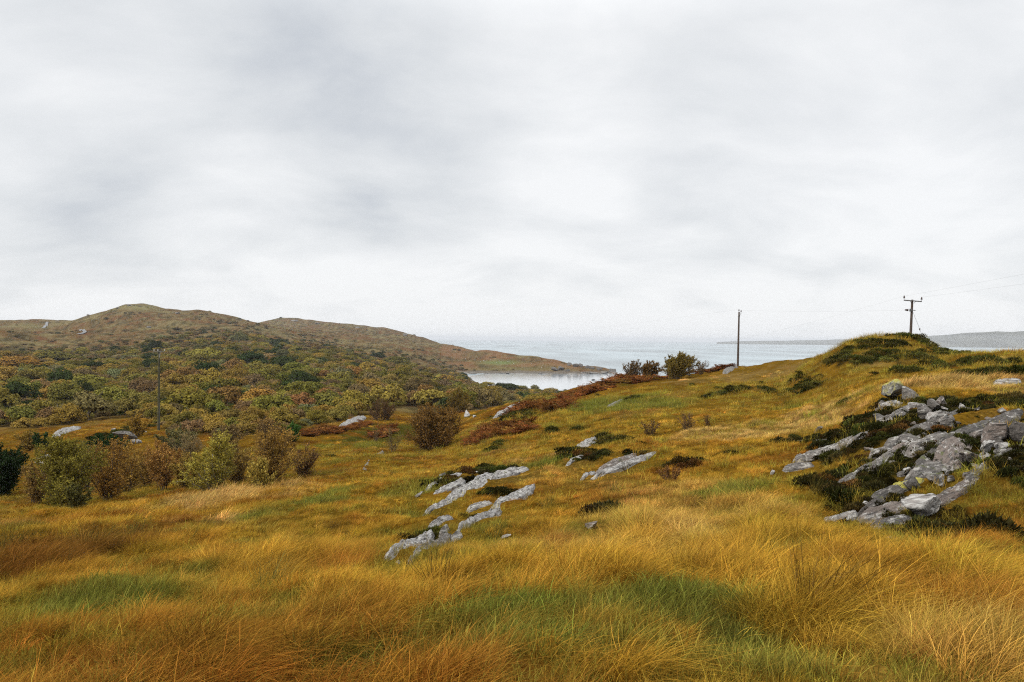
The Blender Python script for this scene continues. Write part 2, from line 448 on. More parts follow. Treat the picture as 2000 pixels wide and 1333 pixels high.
# ------------------------------------------------------------------ what grows where
# patches: (class, px, py, half width px, half height px, strength)
PATCH = [
    ('green', 1330, 1195, 130, 55, 1.0), ('green', 1200, 1200, 150, 45, .8), ('green', 1440, 1275, 110, 40, 1.0), ('green', 1010, 1185, 160, 40, .8),
    ('green', 1100, 1260, 140, 30, .5), ('green', 170, 1195, 170, 30, .7), ('green', 700, 1310, 130, 30, .7), ('green', 330, 1140, 120, 22, .6),
    ('green', 640, 975, 70, 14, 1.0), ('green', 560, 1000, 90, 14, .5), ('green', 780, 842, 110, 22, 1.0), ('green', 690, 860, 70, 14, .6), ('green', 1240, 795, 110, 16, .8),
    ('green', 1150, 790, 60, 12, .8), ('green', 1050, 912, 60, 10, .6), ('green', 1120, 1055, 60, 14, .6), ('green', 1720, 920, 70, 22, .6),
    ('green', 1450, 960, 150, 25, .4), ('green', 1560, 1080, 70, 14, .6), ('green', 1900, 780, 60, 12, .3),
    ('brack', 640, 845, 40, 9, 1.0), ('brack', 745, 848, 26, 10, .7), ('brack', 955, 853, 50, 7, 1.0), ('brack', 1010, 845, 30, 8, .9),
    ('brack', 1150, 764, 75, 8, .75), ('brack', 1225, 742, 60, 7, 1.0), ('brack', 1085, 788, 55, 8, .6), ('brack', 1020, 800, 45, 8, .65),
    ('brack', 1400, 723, 32, 3, .8), ('brack', 1100, 798, 45, 6, .6), ('brack', 900, 800, 60, 12, .5), ('brack', 1340, 733, 40, 3, .4), ('brack', 690, 838, 40, 6, .5),
    ('heath', 1800, 860, 190, 95, 1.1), ('heath', 1950, 900, 110, 80, 1.3), ('heath', 1890, 790, 100, 40, 1.2), ('heath', 1650, 850, 80, 26, .9), ('heath', 1720, 1005, 130, 45, 1.0),
    ('heath', 1600, 995, 60, 14, .5), ('heath', 1740, 690, 90, 20, .9), ('heath', 1700, 672, 60, 10, .7), ('heath', 1820, 680, 40, 14, 1.0), ('heath', 1650, 700, 60, 16, .5),
    ('heath', 1930, 730, 90, 12, .9), ('heath', 1860, 715, 60, 10, .7), ('heath', 1770, 722, 90, 9, .6), ('heath', 1540, 760, 80, 14, .5), ('heath', 1620, 740, 70, 12, .5), ('heath', 1420, 765, 60, 10, .5),
    ('heath', 955, 924, 60, 8, .75), ('heath', 880, 945, 60, 16, .7), ('heath', 905, 1012, 70, 12, .75), ('heath', 830, 1050, 70, 16, .9), ('heath', 980, 965, 50, 10, .7),
    ('heath', 1140, 890, 45, 14, 1.0), ('heath', 1180, 860, 36, 6, .9), ('heath', 1255, 890, 36, 6, .7), ('heath', 1330, 910, 45, 10, .8), ('heath', 1140, 925, 50, 8, .5),
    ('heath', 1165, 1008, 30, 6, .6), ('heath', 1100, 840, 60, 10, .4), ('heath', 1010, 815, 50, 8, .5), ('heath', 1240, 785, 24, 8, .9),
    ('heath', 245, 842, 34, 10, 1.0), 
    ('dark', 90, 1085, 160, 45, 1.1), ('dark', 30, 1130, 120, 30, .8), ('dark', 250, 1075, 70, 25, .7), ('dark', 640, 1290, 90, 26, .3), ('dark', 1500, 985, 90, 20, .3),
    ('rush', 1600, 1230, 120, 60, .8), ('rush', 1450, 1190, 70, 50, .7), ('rush', 930, 1120, 130, 40, .6), ('rush', 1080, 1100, 100, 40, .5), ('rush', 1900, 1270, 130, 60, .6),
    ('rush', 370, 1270, 60, 26, .7), ('rush', 60, 1080, 100, 50, .7), ('rush', 230, 1060, 80, 20, .6), ('rush', 1250, 1110, 80, 30, .4), ('rush', 600, 1130, 100, 30, .5),
    ('pale', 1750, 1130, 200, 50, .15), ('pale', 1430, 850, 120, 20, .7), ('pale', 1610, 800, 90, 16, .8), ('pale', 1880, 745, 140, 22, .9), ('pale', 1260, 780, 70, 10, .7),
    ('pale', 1330, 745, 60, 6, .7), ('pale', 1480, 735, 120, 16, .6), ('pale', 1950, 700, 80, 8, .8), ('pale', 1560, 840, 60, 14, .8), ('pale', 450, 975, 170, 22, .6), ('pale', 420, 1020, 140, 16, .4), ('pale', 1050, 900, 90, 10, .6),
    ('pale', 1310, 1060, 130, 30, .28), ('pale', 1700, 715, 60, 8, .5),
    ('tall', 1300, 1065, 230, 40, 1), ('tall', 1160, 1140, 130, 50, .9), ('tall', 960, 1165, 150, 34, .8), ('tall', 1610, 1190, 160, 80, 1), ('tall', 1870, 1170, 190, 100, 1),
    ('tall', 1900, 1290, 190, 60, 1), ('tall', 1230, 1215, 70, 40, .8), ('tall', 860, 1250, 180, 40, .8), ('tall', 560, 1120, 150, 30, .6), ('tall', 300, 1005, 330, 32, .75), ('tall', 90, 1090, 190, 50, .9),
    ('tall', 1010, 1325, 260, 35, .8), ('tall', 480, 1300, 230, 40, .55), ('tall', 1400, 1140, 160, 40, .8), ('tall', 1930, 692, 90, 4, .9), ('tall', 1880, 745, 140, 16, .7), ('tall', 1430, 1000, 120, 20, .3),
]
_PW = {}
for cls, px, py, hw, hh, st in PATCH:
    c = ground(px, py)
    a = ground(px, py - hh)
    b = ground(px, py + hh)
    nr_, fr_ = abs(c[1] - b[1]), abs(a[1] - c[1])
    ry = max(min(nr_ * 1.25, max(fr_, nr_)), 0.25)
    rx = hw / FPX * c[1]
    _PW.setdefault(cls, []).append((c[0], c[1], rx, ry, st))


def patch(cls, x, y):
    w = np.zeros_like(x)
    for cx, cy, rx, ry, st in _PW.get(cls, []):
        d2 = ((x - cx) / rx) ** 2 + ((y - cy) / ry) ** 2
        w = np.maximum(w, st * np.exp(-1.1 * d2 * np.sqrt(d2 + .2)))
    return w


C_STRAW = np.array((0.4782, 0.3188, 0.1018))
C_GOLD = np.array((0.3752, 0.2128, 0.0258))
C_RUST = np.array((0.2745, 0.1151, 0.0177))
C_OLIVE = np.array((0.2480, 0.1699, 0.0239))
C_GREEN = np.array((0.122, 0.124, 0.021))
C_HEATH = np.array((0.028, 0.026, 0.009))
C_BRACK = np.array((0.165, 0.062, 0.018))
C_DARK = np.array((0.13, 0.052, 0.012))


WLOW = [(-150, 830), (0, 834), (60, 836), (110, 832), (160, 822), (240, 812), (290, 816), (312, 828), (345, 846), (450, 850), (540, 846), (600, 832), (660, 824), (700, 806), (745, 800), (800, 792), (880, 802), (960, 793), (1010, 786), (1130, 790)]
WTOP = [(-150, 690), (0, 690), (100, 688), (200, 690), (300, 668), (330, 657), (450, 650), (520, 658), (600, 672), (700, 690), (800, 710), (870, 722), (900, 733), (1130, 748)]



def in_wood(px, py):
    lo = np.interp(px, [p[0] for p in WLOW], [p[1] for p in WLOW])
    return 1 - sstep(-3, 5, py - lo)


def weights(x, y):
    r = np.hypot(x, y)
    e1 = fbm(x / 2.2, y / 2.8, 21, 3)
    e2 = fbm(x / 9.0, y / 13.0, 25, 3)
    W = {}
    edge = lambda cls, k=.55: np.clip(patch(cls, x, y) * (1 + .0 * r) + k * e1 * np.clip(patch(cls, x, y) * 3, 0, 1), 0, 1.5)
    W['green'] = sstep(.20, .75, edge('green', .9)) + 0.75 * sstep(.34, .68, fbm(x / 5.5, y / 8.0, 31, 3) - .12)
    W['heath'] = sstep(.34, .52, edge('heath', 1.15)) + sstep(.60, .82, fbm(x / (.9 + .012 * r), y / (1.3 + .03 * r), 41, 3) + .22 * e2) * (r > 9) * 0.6
    W['brack'] = sstep(.34, .5, edge('brack', .6))
    W['dark'] = sstep(.25, .6, edge('dark', .4))
    W['rush'] = sstep(.25, .6, edge('rush', .6))
    W['pale'] = sstep(.22, .6, edge('pale', .5)) + .35 * sstep(.25, .6, fbm(x / 6.0, y / 7.0, 51, 2))
    W['rust'] = .75 * sstep(.05, .55, fbm(x / 4.0, y / 6.0, 61, 3) + .12 * (x < 0)) * (1 - .45 * sstep(20, 45, r) * (x > 0))
    W['tall'] = np.clip(edge('tall', .35), 0, 1)
    for k in W:
        W[k] = np.clip(W[k], 0, 1)
    return W


def near_colour(x, y):
    W = weights(x, y)
    c = np.broadcast_to(C_GOLD, (len(x), 3)).copy()

    def mix(col, w):
        nonlocal c
        c = c + (np.asarray(col) - c) * np.clip(w, 0, 1)[:, None]
    mix(C_OLIVE, .5 * sstep(-.1, .5, fbm(x / 3.0, y / 3.4, 71, 3)))
    mix(C_RUST, W['rust'])
    mix(C_STRAW, .8 * W['pale'])
    mix(C_GREEN, .9 * W['green'])
    mix(C_DARK, .8 * W['dark'])
    mix(C_BRACK, W['brack'])
    mix(C_HEATH, .9 * W['heath'])
    return c, W


def far_colour(x, y, z):
    """moor, wood floor, pasture and shore beyond the near slope"""
    r = np.hypot(x, y)
    n = fbm(x / 60, y / 90, 81, 4)
    m = fbm(x / 16, y / 30, 85, 4)
    c = np.broadcast_to(np.array((0.125, 0.080, 0.034)), (len(x), 3)).copy()

    def mix(col, w):
        nonlocal c
        c = c + (np.asarray(col) - c) * np.clip(w, 0, 1)[:, None]
    mix((0.165, 0.135, 0.062), sstep(-.05, .45, n + .4 * m))
    mix((0.125, 0.05, 0.022), .75 * sstep(.1, .5, m - .5 * n))
    mix((0.055, 0.046, 0.022), .85 * sstep(.05, .4, -m + .3 * n))
    k5 = fbm(x / 5.5, y / 12, 87, 3)
    mix((0.05, 0.042, 0.02), .7 * sstep(.1, .45, k5))
    mix((0.19, 0.15, 0.075), .55 * sstep(.2, .5, -k5))
    mix((0.20, 0.17, 0.09), .6 * sstep(.3, .55, fbm(x / 9, y / 40, 89, 3)))
    pxs, pys = proj(np.stack([x, np.maximum(y, 1.0), z], 1))
    mix((0.19, 0.18, 0.085), .8 * (r > 900) * np.exp(-(((pxs - 270) / 42) ** 2 + ((pys - 601) / 7) ** 2)))
    mix((0.17, 0.155, 0.07), .6 * (r > 900) * np.exp(-(((pxs - 55) / 50) ** 2 + ((pys - 637) / 6) ** 2)))
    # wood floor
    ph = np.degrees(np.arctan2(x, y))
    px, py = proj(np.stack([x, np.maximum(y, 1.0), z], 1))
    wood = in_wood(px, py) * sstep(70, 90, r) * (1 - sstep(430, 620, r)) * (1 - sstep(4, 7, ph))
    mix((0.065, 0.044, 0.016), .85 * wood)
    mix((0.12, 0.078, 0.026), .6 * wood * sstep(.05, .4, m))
    # the headland: bracken and a green pasture
    hd = sstep(920, 960, r) * (ph > -5) * (z < 30)
    mix((0.185, 0.10, 0.05), .75 * hd * sstep(-.2, .35, fbm(x / 45, y / 60, 93, 3) + .1))
    mix((0.13, 0.16, 0.06), hd * np.exp(-(((px - 975) / 42) ** 2 + ((py - 709) / 4.5) ** 2) ** 1.5))
    mix((0.14, 0.12, 0.05), hd * np.exp(-(((px - 1010) / 90) ** 2 + ((py - 722) / 4.5) ** 2)))
    # shore
    mix((0.14, 0.125, 0.11), (1 - sstep(1.0, 2.6, z + .7 * m)) * (r > 300))
    return c


# ------------------------------------------------------------------ materials
def new_mat(name):
    m = bpy.data.materials.new(name)
    m.use_nodes = True
    nt = m.node_tree
    nt.nodes.clear()
    out = nt.nodes.new('ShaderNodeOutputMaterial')
    return m, nt, out


def N(nt, t, **kw):
    n = nt.nodes.new(t)
    for k, v in kw.items():
        setattr(n, k, v)
    return n


def ramp_node(nt, fac, stops):
    rp = N(nt, 'ShaderNodeValToRGB')
    el = rp.color_ramp.elements
    el[0].position, el[0].color = stops[0][0], (*stops[0][1], 1)
    el[1].position, el[1].color = stops[-1][0], (*stops[-1][1], 1)
    for p, c in stops[1:-1]:
        e = el.new(p)
        e.color = (*c, 1)
    nt.links.new(fac, rp.inputs[0])
    return rp.outputs[0]


def noise_node(nt, vec, scale, detail=4, rough=.55, dist=0.0):
    n = N(nt, 'ShaderNodeTexNoise')
    n.inputs['Scale'].default_value = scale
    n.inputs['Detail'].default_value = detail
    n.inputs['Roughness'].default_value = rough
    n.inputs['Distortion'].default_value = dist
    if vec is not None:
        nt.links.new(vec, n.inputs['Vector'])
    return n.outputs['Fac']


def mixc(nt, a, b, fac, blend='MIX'):
    n = N(nt, 'ShaderNodeMix', data_type='RGBA', blend_type=blend)
    for sock, v in ((n.inputs['Factor'], fac), (n.inputs[6], a), (n.inputs[7], b)):
        if hasattr(v, 'links') or hasattr(v, 'is_linked'):
            nt.links.new(v, sock)
        elif isinstance(v, (int, float)):
            sock.default_value = v
        else:
            sock.default_value = (*v, 1)
    return n.outputs[2]


def mth(nt, op, a, b=None, clamp=False):
    n = N(nt, 'ShaderNodeMath', operation=op, use_clamp=clamp)
    for i, v in enumerate((a, b)):
        if v is None: continue
        if isinstance(v, (int, float)): n.inputs[i].default_value = v
        else: nt.links.new(v, n.inputs[i])
    return n.outputs[0]


def mat_ground():
    m, nt, out = new_mat('ground_cover')
    at = N(nt, 'ShaderNodeAttribute', attribute_name='cover')
    geo = N(nt, 'ShaderNodeNewGeometry')
    f1 = noise_node(nt, geo.outputs['Position'], 9.0, 5, .65)
    f2 = noise_node(nt, geo.outputs['Position'], 0.35, 6, .65)
    v = ramp_node(nt, f1, [(.3, (.45, .42, .4)), (.7, (1.35, 1.3, 1.2))])
    v2 = ramp_node(nt, f2, [(.3, (.6, .62, .66)), (.7, (1.3, 1.28, 1.2))])
    c = mixc(nt, at.outputs['Color'], v, 1.0, 'MULTIPLY')
    c = mixc(nt, c, v2, 1.0, 'MULTIPLY')
    b = N(nt, 'ShaderNodeBsdfDiffuse')
    nt.links.new(c, b.inputs[0])
    bp = N(nt, 'ShaderNodeBump')
    bp.inputs['Strength'].default_value = .7
    bp.inputs['Distance'].default_value = .06
    nt.links.new(f1, bp.inputs['Height'])
    bp2 = N(nt, 'ShaderNodeBump')
    bp2.inputs['Strength'].default_value = .6
    bp2.inputs['Distance'].default_value = 1.2
    nt.links.new(f2, bp2.inputs['Height'])
    nt.links.new(bp.outputs[0], bp2.inputs['Normal'])
    nt.links.new(bp2.outputs[0], b.inputs['Normal'])
    nt.links.new(b.outputs[0], out.inputs[0])
    return m


def mat_leaf(name, transl=.3, rough_tint=.35, gradient=None, flat=None):
    """leaf, blade or sprig; colour from the per-plant 'tint', varied by the per-piece 'rnd'"""
    m, nt, out = new_mat(name)
    if flat is None:
        at = N(nt, 'ShaderNodeAttribute', attribute_name='tint', attribute_type='INSTANCER')
        c = at.outputs['Color']
    else:
        rgb = N(nt, 'ShaderNodeRGB')
        rgb.outputs[0].default_value = (*flat, 1)
        c = rgb.outputs[0]
    rn = N(nt, 'ShaderNodeAttribute', attribute_name='rnd')
    v = ramp_node(nt, rn.outputs['Fac'], [(0, (1 - rough_tint, 1 - rough_tint, 1 - rough_tint * .9)), (.6, (1, 1, 1)), (1, (1 + rough_tint, 1 + rough_tint * 1.05, 1 + rough_tint * 1.2))])
    c = mixc(nt, c, v, 1.0, 'MULTIPLY')
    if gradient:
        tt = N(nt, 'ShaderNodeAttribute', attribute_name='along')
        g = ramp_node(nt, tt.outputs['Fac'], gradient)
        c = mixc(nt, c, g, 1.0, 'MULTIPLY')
    d = N(nt, 'ShaderNodeBsdfDiffuse')
    t = N(nt, 'ShaderNodeBsdfTranslucent')
    nt.links.new(c, d.inputs[0])
    nt.links.new(c, t.inputs[0])
    mx = N(nt, 'ShaderNodeMixShader')
    mx.inputs[0].default_value = transl
    nt.links.new(d.outputs[0], mx.inputs[1])
    nt.links.new(t.outputs[0], mx.inputs[2])
    nt.links.new(mx.outputs[0], out.inputs[0])
    return m


def mat_plain(name, colour, rough=.85, noise=None, bump=.3, nscale=12.0):
    m, nt, out = new_mat(name)
    p = N(nt, 'ShaderNodeBsdfPrincipled')
    p.inputs['Roughness'].default_value = rough
    tcn = N(nt, 'ShaderNodeTexCoord')
    f = noise_node(nt, tcn.outputs['Object'], nscale, 5, .6)
    lo = tuple(c * .6 for c in colour)
    hi = tuple(min(1, c * 1.35) for c in colour)
    nt.links.new(ramp_node(nt, f, [(.3, lo), (.7, hi)]), p.inputs['Base Color'])
    bp = N(nt, 'ShaderNodeBump')
    bp.inputs['Strength'].default_value = bump
    bp.inputs['Distance'].default_value = .02
    nt.links.new(f, bp.inputs['Height'])
    nt.links.new(bp.outputs[0], p.inputs['Normal'])
    nt.links.new(p.outputs[0], out.inputs[0])
    return m


def mat_rock(name, base=(.155, .138, .122), lichen=(.42, .40, .365), amount=.5, moss=.25, yellow=0.0):
    m, nt, out = new_mat(name)
    tcn = N(nt, 'ShaderNodeTexCoord')
    geo = N(nt, 'ShaderNodeNewGeometry')
    oi = N(nt, 'ShaderNodeObjectInfo')
    mp = N(nt, 'ShaderNodeVectorMath', operation='ADD')
    nt.links.new(tcn.outputs['Object'], mp.inputs[0])
    nt.links.new(oi.outputs['Location'], mp.inputs[1])
    vec = mp.outputs[0]
    f0 = noise_node(nt, vec, 2.2, 6, .65, .4)
    c = ramp_node(nt, f0, [(.28, tuple(b * .45 for b in base)), (.5, base), (.75, (base[0] * 1.35, base[1] * 1.27, base[2] * 1.25))])
    ms = N(nt, 'ShaderNodeMapping')
    ms.inputs['Scale'].default_value = (.55, 1.35, 1.35)
    nt.links.new(vec, ms.inputs[0])
    f1 = noise_node(nt, ms.outputs[0], 7.0, 6, .72, .6)
    w = ramp_node(nt, f1, [(.60 - .2 * amount, (0, 0, 0)), (.68 - .2 * amount, (1, 1, 1))])
    c = mixc(nt, c, lichen, w)
    # dark crevices that run along the bedding
    wv = N(nt, 'ShaderNodeMapping')
    wv.inputs['Scale'].default_value = (1.6, 9.0, 9.0)
    nt.links.new(tcn.outputs['Object'], wv.inputs[0])
    f3 = noise_node(nt, wv.outputs[0], 1.6, 5, .6, .3)
    w3 = ramp_node(nt, f3, [(.36, (1, 1, 1)), (.47, (0, 0, 0))])
    c = mixc(nt, c, (.05, .045, .04), w3)
    # moss and yellow lichen where the stone looks up
    sx = N(nt, 'ShaderNodeSeparateXYZ')
    nt.links.new(geo.outputs['Normal'], sx.inputs[0])
    f4 = noise_node(nt, vec, 4.0, 5, .65)
    up = mth(nt, 'MULTIPLY', sx.outputs[2], .35)
    mo = mth(nt, 'ADD', up, f4)
    wm = ramp_node(nt, mo, [(.96 - .3 * moss, (0, 0, 0)), (1.02 - .3 * moss, (1, 1, 1))])
    c = mixc(nt, c, (.085, .095, .02), mth(nt, 'MULTIPLY', wm, .85 if moss > 0 else 0.0))
    if yellow:
        f5 = noise_node(nt, vec, 3.1, 5, .6)
        wy = ramp_node(nt, f5, [(.60 - .25 * yellow, (0, 0, 0)), (.66 - .25 * yellow, (1, 1, 1))])
        upy = ramp_node(nt, sx.outputs[2], [(.25, (0, 0, 0)), (.6, (1, 1, 1))])
        c = mixc(nt, c, (.38, .34, .07), mth(nt, 'MULTIPLY', wy, upy))
    p = N(nt, 'ShaderNodeBsdfPrincipled')
    p.inputs['Roughness'].default_value = .9
    nt.links.new(c, p.inputs['Base Color'])
    hgt = mth(nt, 'ADD', mth(nt, 'MULTIPLY', f3, 1.5), f1)
    bp = N(nt, 'ShaderNodeBump')
    bp.inputs['Strength'].default_value = .9
    bp.inputs['Distance'].default_value = .06
    nt.links.new(hgt, bp.inputs['Height'])
    nt.links.new(bp.outputs[0], p.inputs['Normal'])
    nt.links.new(p.outputs[0], out.inputs[0])
    return m


def mat_water(name, base, rough, bump, scale, foam):
    m, nt, out = new_mat(name)
    geo = N(nt, 'ShaderNodeNewGeometry')
    mp = N(nt, 'ShaderNodeMapping')
    mp.inputs['Scale'].default_value = (scale * .35, scale, scale)
    nt.links.new(geo.outputs['Position'], mp.inputs[0])
    f = noise_node(nt, mp.outputs[0], 1.0, 6, .62, .4)
    p = N(nt, 'ShaderNodeBsdfPrincipled')
    p.inputs['Roughness'].default_value = rough
    p.inputs['IOR'].default_value = 1.33
    mp2 = N(nt, 'ShaderNodeMapping')
    mp2.inputs['Scale'].default_value = (scale * .05, scale * .012, 1)
    nt.links.new(geo.outputs['Position'], mp2.inputs[0])
    f2 = noise_node(nt, mp2.outputs[0], 1.0, 4, .6, .5)
    c = ramp_node(nt, f2, [(.3, tuple(b * .55 for b in base)), (.7, tuple(b * 1.6 for b in base))])
    if foam:
        mp3 = N(nt, 'ShaderNodeMapping')
        mp3.inputs['Scale'].default_value = (.10, .022, 1)
        nt.links.new(geo.outputs['Position'], mp3.inputs[0])
        f3 = noise_node(nt, mp3.outputs[0], 1.0, 3, .75)
        wf = ramp_node(nt, f3, [(.70, (0, 0, 0)), (.76, (1, 1, 1))])
        c = mixc(nt, c, (.85, .88, .88), wf)
    nt.links.new(c, p.inputs['Base Color'])
    bp = N(nt, 'ShaderNodeBump')
    bp.inputs['Strength'].default_value = bump
    bp.inputs['Distance'].default_value = 1.0
    nt.links.new(f, bp.inputs['Height'])
    nt.links.new(bp.outputs[0], p.inputs['Normal'])
    nt.links.new(p.outputs[0], out.inputs[0])
    return m


M_GROUND = mat_ground()
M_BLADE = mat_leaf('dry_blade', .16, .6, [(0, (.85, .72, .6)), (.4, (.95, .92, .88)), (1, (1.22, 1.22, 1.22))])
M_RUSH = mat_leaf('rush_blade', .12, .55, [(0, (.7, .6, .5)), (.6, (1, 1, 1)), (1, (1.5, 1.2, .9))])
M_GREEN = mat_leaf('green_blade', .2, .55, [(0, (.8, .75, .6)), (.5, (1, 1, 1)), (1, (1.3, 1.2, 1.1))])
M_HEATH = mat_leaf('heather_sprig', .15, .6, [(0, (.8, .7, .7)), (1, (1.15, 1.15, 1.0))])
M_BRACK = mat_leaf('bracken_frond', .3, .5)
M_LEAF = mat_leaf('crown_leaf', .12, .32)
M_BARK = mat_plain('bark', (.10, .08, .06), .9)
M_TWIG = mat_plain('twig_bark', (.085, .058, .042), .9)
M_PALEBARK = mat_plain('pale_bark', (.30, .27, .23), .9)

# ------------------------------------------------------------------ terrain sheet, sea, bay, far land
dense = np.radians(np.linspace(-39, 39, 560))
rest = np.radians(np.concatenate([np.linspace(-180, -39, 50)[:-1], np.linspace(39, 180, 50)[1:]]))
pg = np.sort(np.concatenate([dense, rest]))
rg = np.exp(np.linspace(math.log(0.35), math.log(3100), 640))
PP, RR = np.meshgrid(pg, rg, indexing='ij')
gx, gy = (np.sin(PP) * RR).ravel(), (np.cos(PP) * RR).ravel()
gz = h(gx, gy)
npg, nrg = len(pg), len(rg)
ii, jj = np.meshgrid(np.arange(npg - 1), np.arange(nrg - 1), indexing='ij')
q = np.stack([ii * nrg + jj, ii * nrg + jj + 1, (ii + 1) * nrg + jj + 1, (ii + 1) * nrg + jj], -1).reshape(-1, 4)
q = q[(gz[q].max(1) > -6)]
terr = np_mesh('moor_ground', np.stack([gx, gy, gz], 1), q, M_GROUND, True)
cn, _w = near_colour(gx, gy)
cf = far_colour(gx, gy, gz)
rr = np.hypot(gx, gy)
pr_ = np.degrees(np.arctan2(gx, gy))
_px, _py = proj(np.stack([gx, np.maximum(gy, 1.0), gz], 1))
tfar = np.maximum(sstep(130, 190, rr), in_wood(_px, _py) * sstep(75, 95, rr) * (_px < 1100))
cc = cn * .36 * (1 - tfar)[:, None] + cf * tfar[:, None]  # near ground darkened in colour to deepen the shade between tufts
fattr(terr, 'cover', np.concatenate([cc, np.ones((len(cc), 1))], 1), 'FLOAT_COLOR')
tag(add('moor_ground', terr), 'moorland falling from the grassy slope to wooded valley and rising to the hill', None, None, 'structure')
GROUND_MIN = float(gz.min())


def disc_mesh(name, rings, segs, z, mat):
    vs = [(0, 0, z)]
    for rad in rings:
        for k in range(segs):
            a = 2 * math.pi * k / segs
            vs.append((rad * math.sin(a), rad * math.cos(a), z))
    tri = [(0, 1 + (k + 1) % segs, 1 + k) for k in range(segs)]
    quads = []
    for i in range(len(rings) - 1):
        o0, o1 = 1 + i * segs, 1 + (i + 1) * segs
        for k in range(segs):
            quads.append((o0 + k, o0 + (k + 1) % segs, o1 + (k + 1) % segs, o1 + k))
    return np_mesh(name, np.array(vs), [np.array(tri), np.array(quads)], mat)


M_SEA = mat_water('sea_water', (.20, .25, .27), .25, .5, .10, True)
M_BAY = mat_water('bay_water', (.34, .37, .39), .07, .05, .2, False)
tag(add('sea', disc_mesh('sea', [300, 1200, 3000, 8000, 30000], 96, 0.0, M_SEA)), 'pale grey open sea running to the horizon', None, None, 'structure')
# the sheltered bay lies behind the rocky point; its calm water sits a hair above the swell
bpx = [(880, 742), (900, 736), (960, 729.5), (1050, 729.5), (1130, 729), (1200, 727.5), (1240, 731), (1240, 758), (1200, 775), (1120, 780), (1030, 772), (960, 764), (910, 754)]
bv = []
for px, py in bpx:
    d = px_to_dir(px, py)
    Y = (0.03 - HC) / d[2]
    bv.append((d[0] * Y, Y, 0.03))
bay = bpy.data.meshes.new('bay')
bay.from_pydata(bv, [], [list(range(len(bv)))])
bay.materials.append(M_BAY)
if bay.polygons[0].normal.z < 0:
    bay.flip_normals()
tag(add('bay_water', bay), 'calm bright bay behind the rocky point', None, None, 'structure')

# far land across the water
M_FARLAND = mat_plain('far_land', (.085, .085, .065), .95, nscale=.004)


def far_land(name, label, prof, dist, depth):
    xs = np.linspace(prof[0][0], prof[-1][0], 220)
    ys = np.interp(xs, [p[0] for p in prof], [p[1] for p in prof])
    vs = []
    nrow = 9
    for k in range(nrow):
        f = k / (nrow - 1)
        D = dist + depth * f
        for px, py in zip(xs, ys):
            d = px_to_dir(px, py)
            topz = max(HC + d[2] * (dist + depth * .6), 2)
            X = (px - 1000) / FPX * D
            ht = topz * math.sin(min(f / .6, 1) * math.pi / 2) ** .8 if f <= .6 else topz * (1 - (f - .6) / .4)
            ht += topz * .10 * float(perlin(X / 380, D / 420, 3)) * min(1, f * 6) * (1 if f < .55 else .2)
            edge = min(1, (px - xs[0]) / 60 + .02) if name.endswith('point') else 1
            vs.append((X, D, max(ht * edge, -3) - (3 if k in (0, nrow - 1) else 0)))
    nx = len(xs)
    fs = [(a * nx + b, a * nx + b + 1, (a + 1) * nx + b + 1, (a + 1) * nx + b) for a in range(nrow - 1) for b in range(nx - 1)]
    o = add(name, np_mesh(name, np.array(vs), np.array(fs), M_FARLAND, True))
    tag(o, label, None, None, 'structure')
    return o


far_land('far_hills', 'low blue-grey hills across the sea behind the pole mound',
         [(1740, 667), (1770, 662), (1800, 657), (1840, 654), (1880, 650), (1920, 648), (1945, 646), (1975, 649), (2010, 648), (2060, 652), (2150, 656), (2300, 664)], 7600, 1800)
far_land('far_hills', 'long faint low land on the horizon across the sea',
         [(1400, 668.3), (1440, 667.0), (1500, 666.0), (1560, 665.2), (1620, 664.0), (1680, 661.5), (1740, 660.5), (1800, 662), (1900, 664)], 10500, 1800)

# ------------------------------------------------------------------ grass, rush, heather and bracken
LIB = bpy.data.collections.new('plant_sources')      # never linked to the scene: sources for the scattering only


def lib_coll(name, meshes):
    c = bpy.data.collections.new(name)
    for i, me in enumerate(meshes):
        o = bpy.data.objects.new('%s_%02d' % (name, i), me)
        c.objects.link(o)
    return c


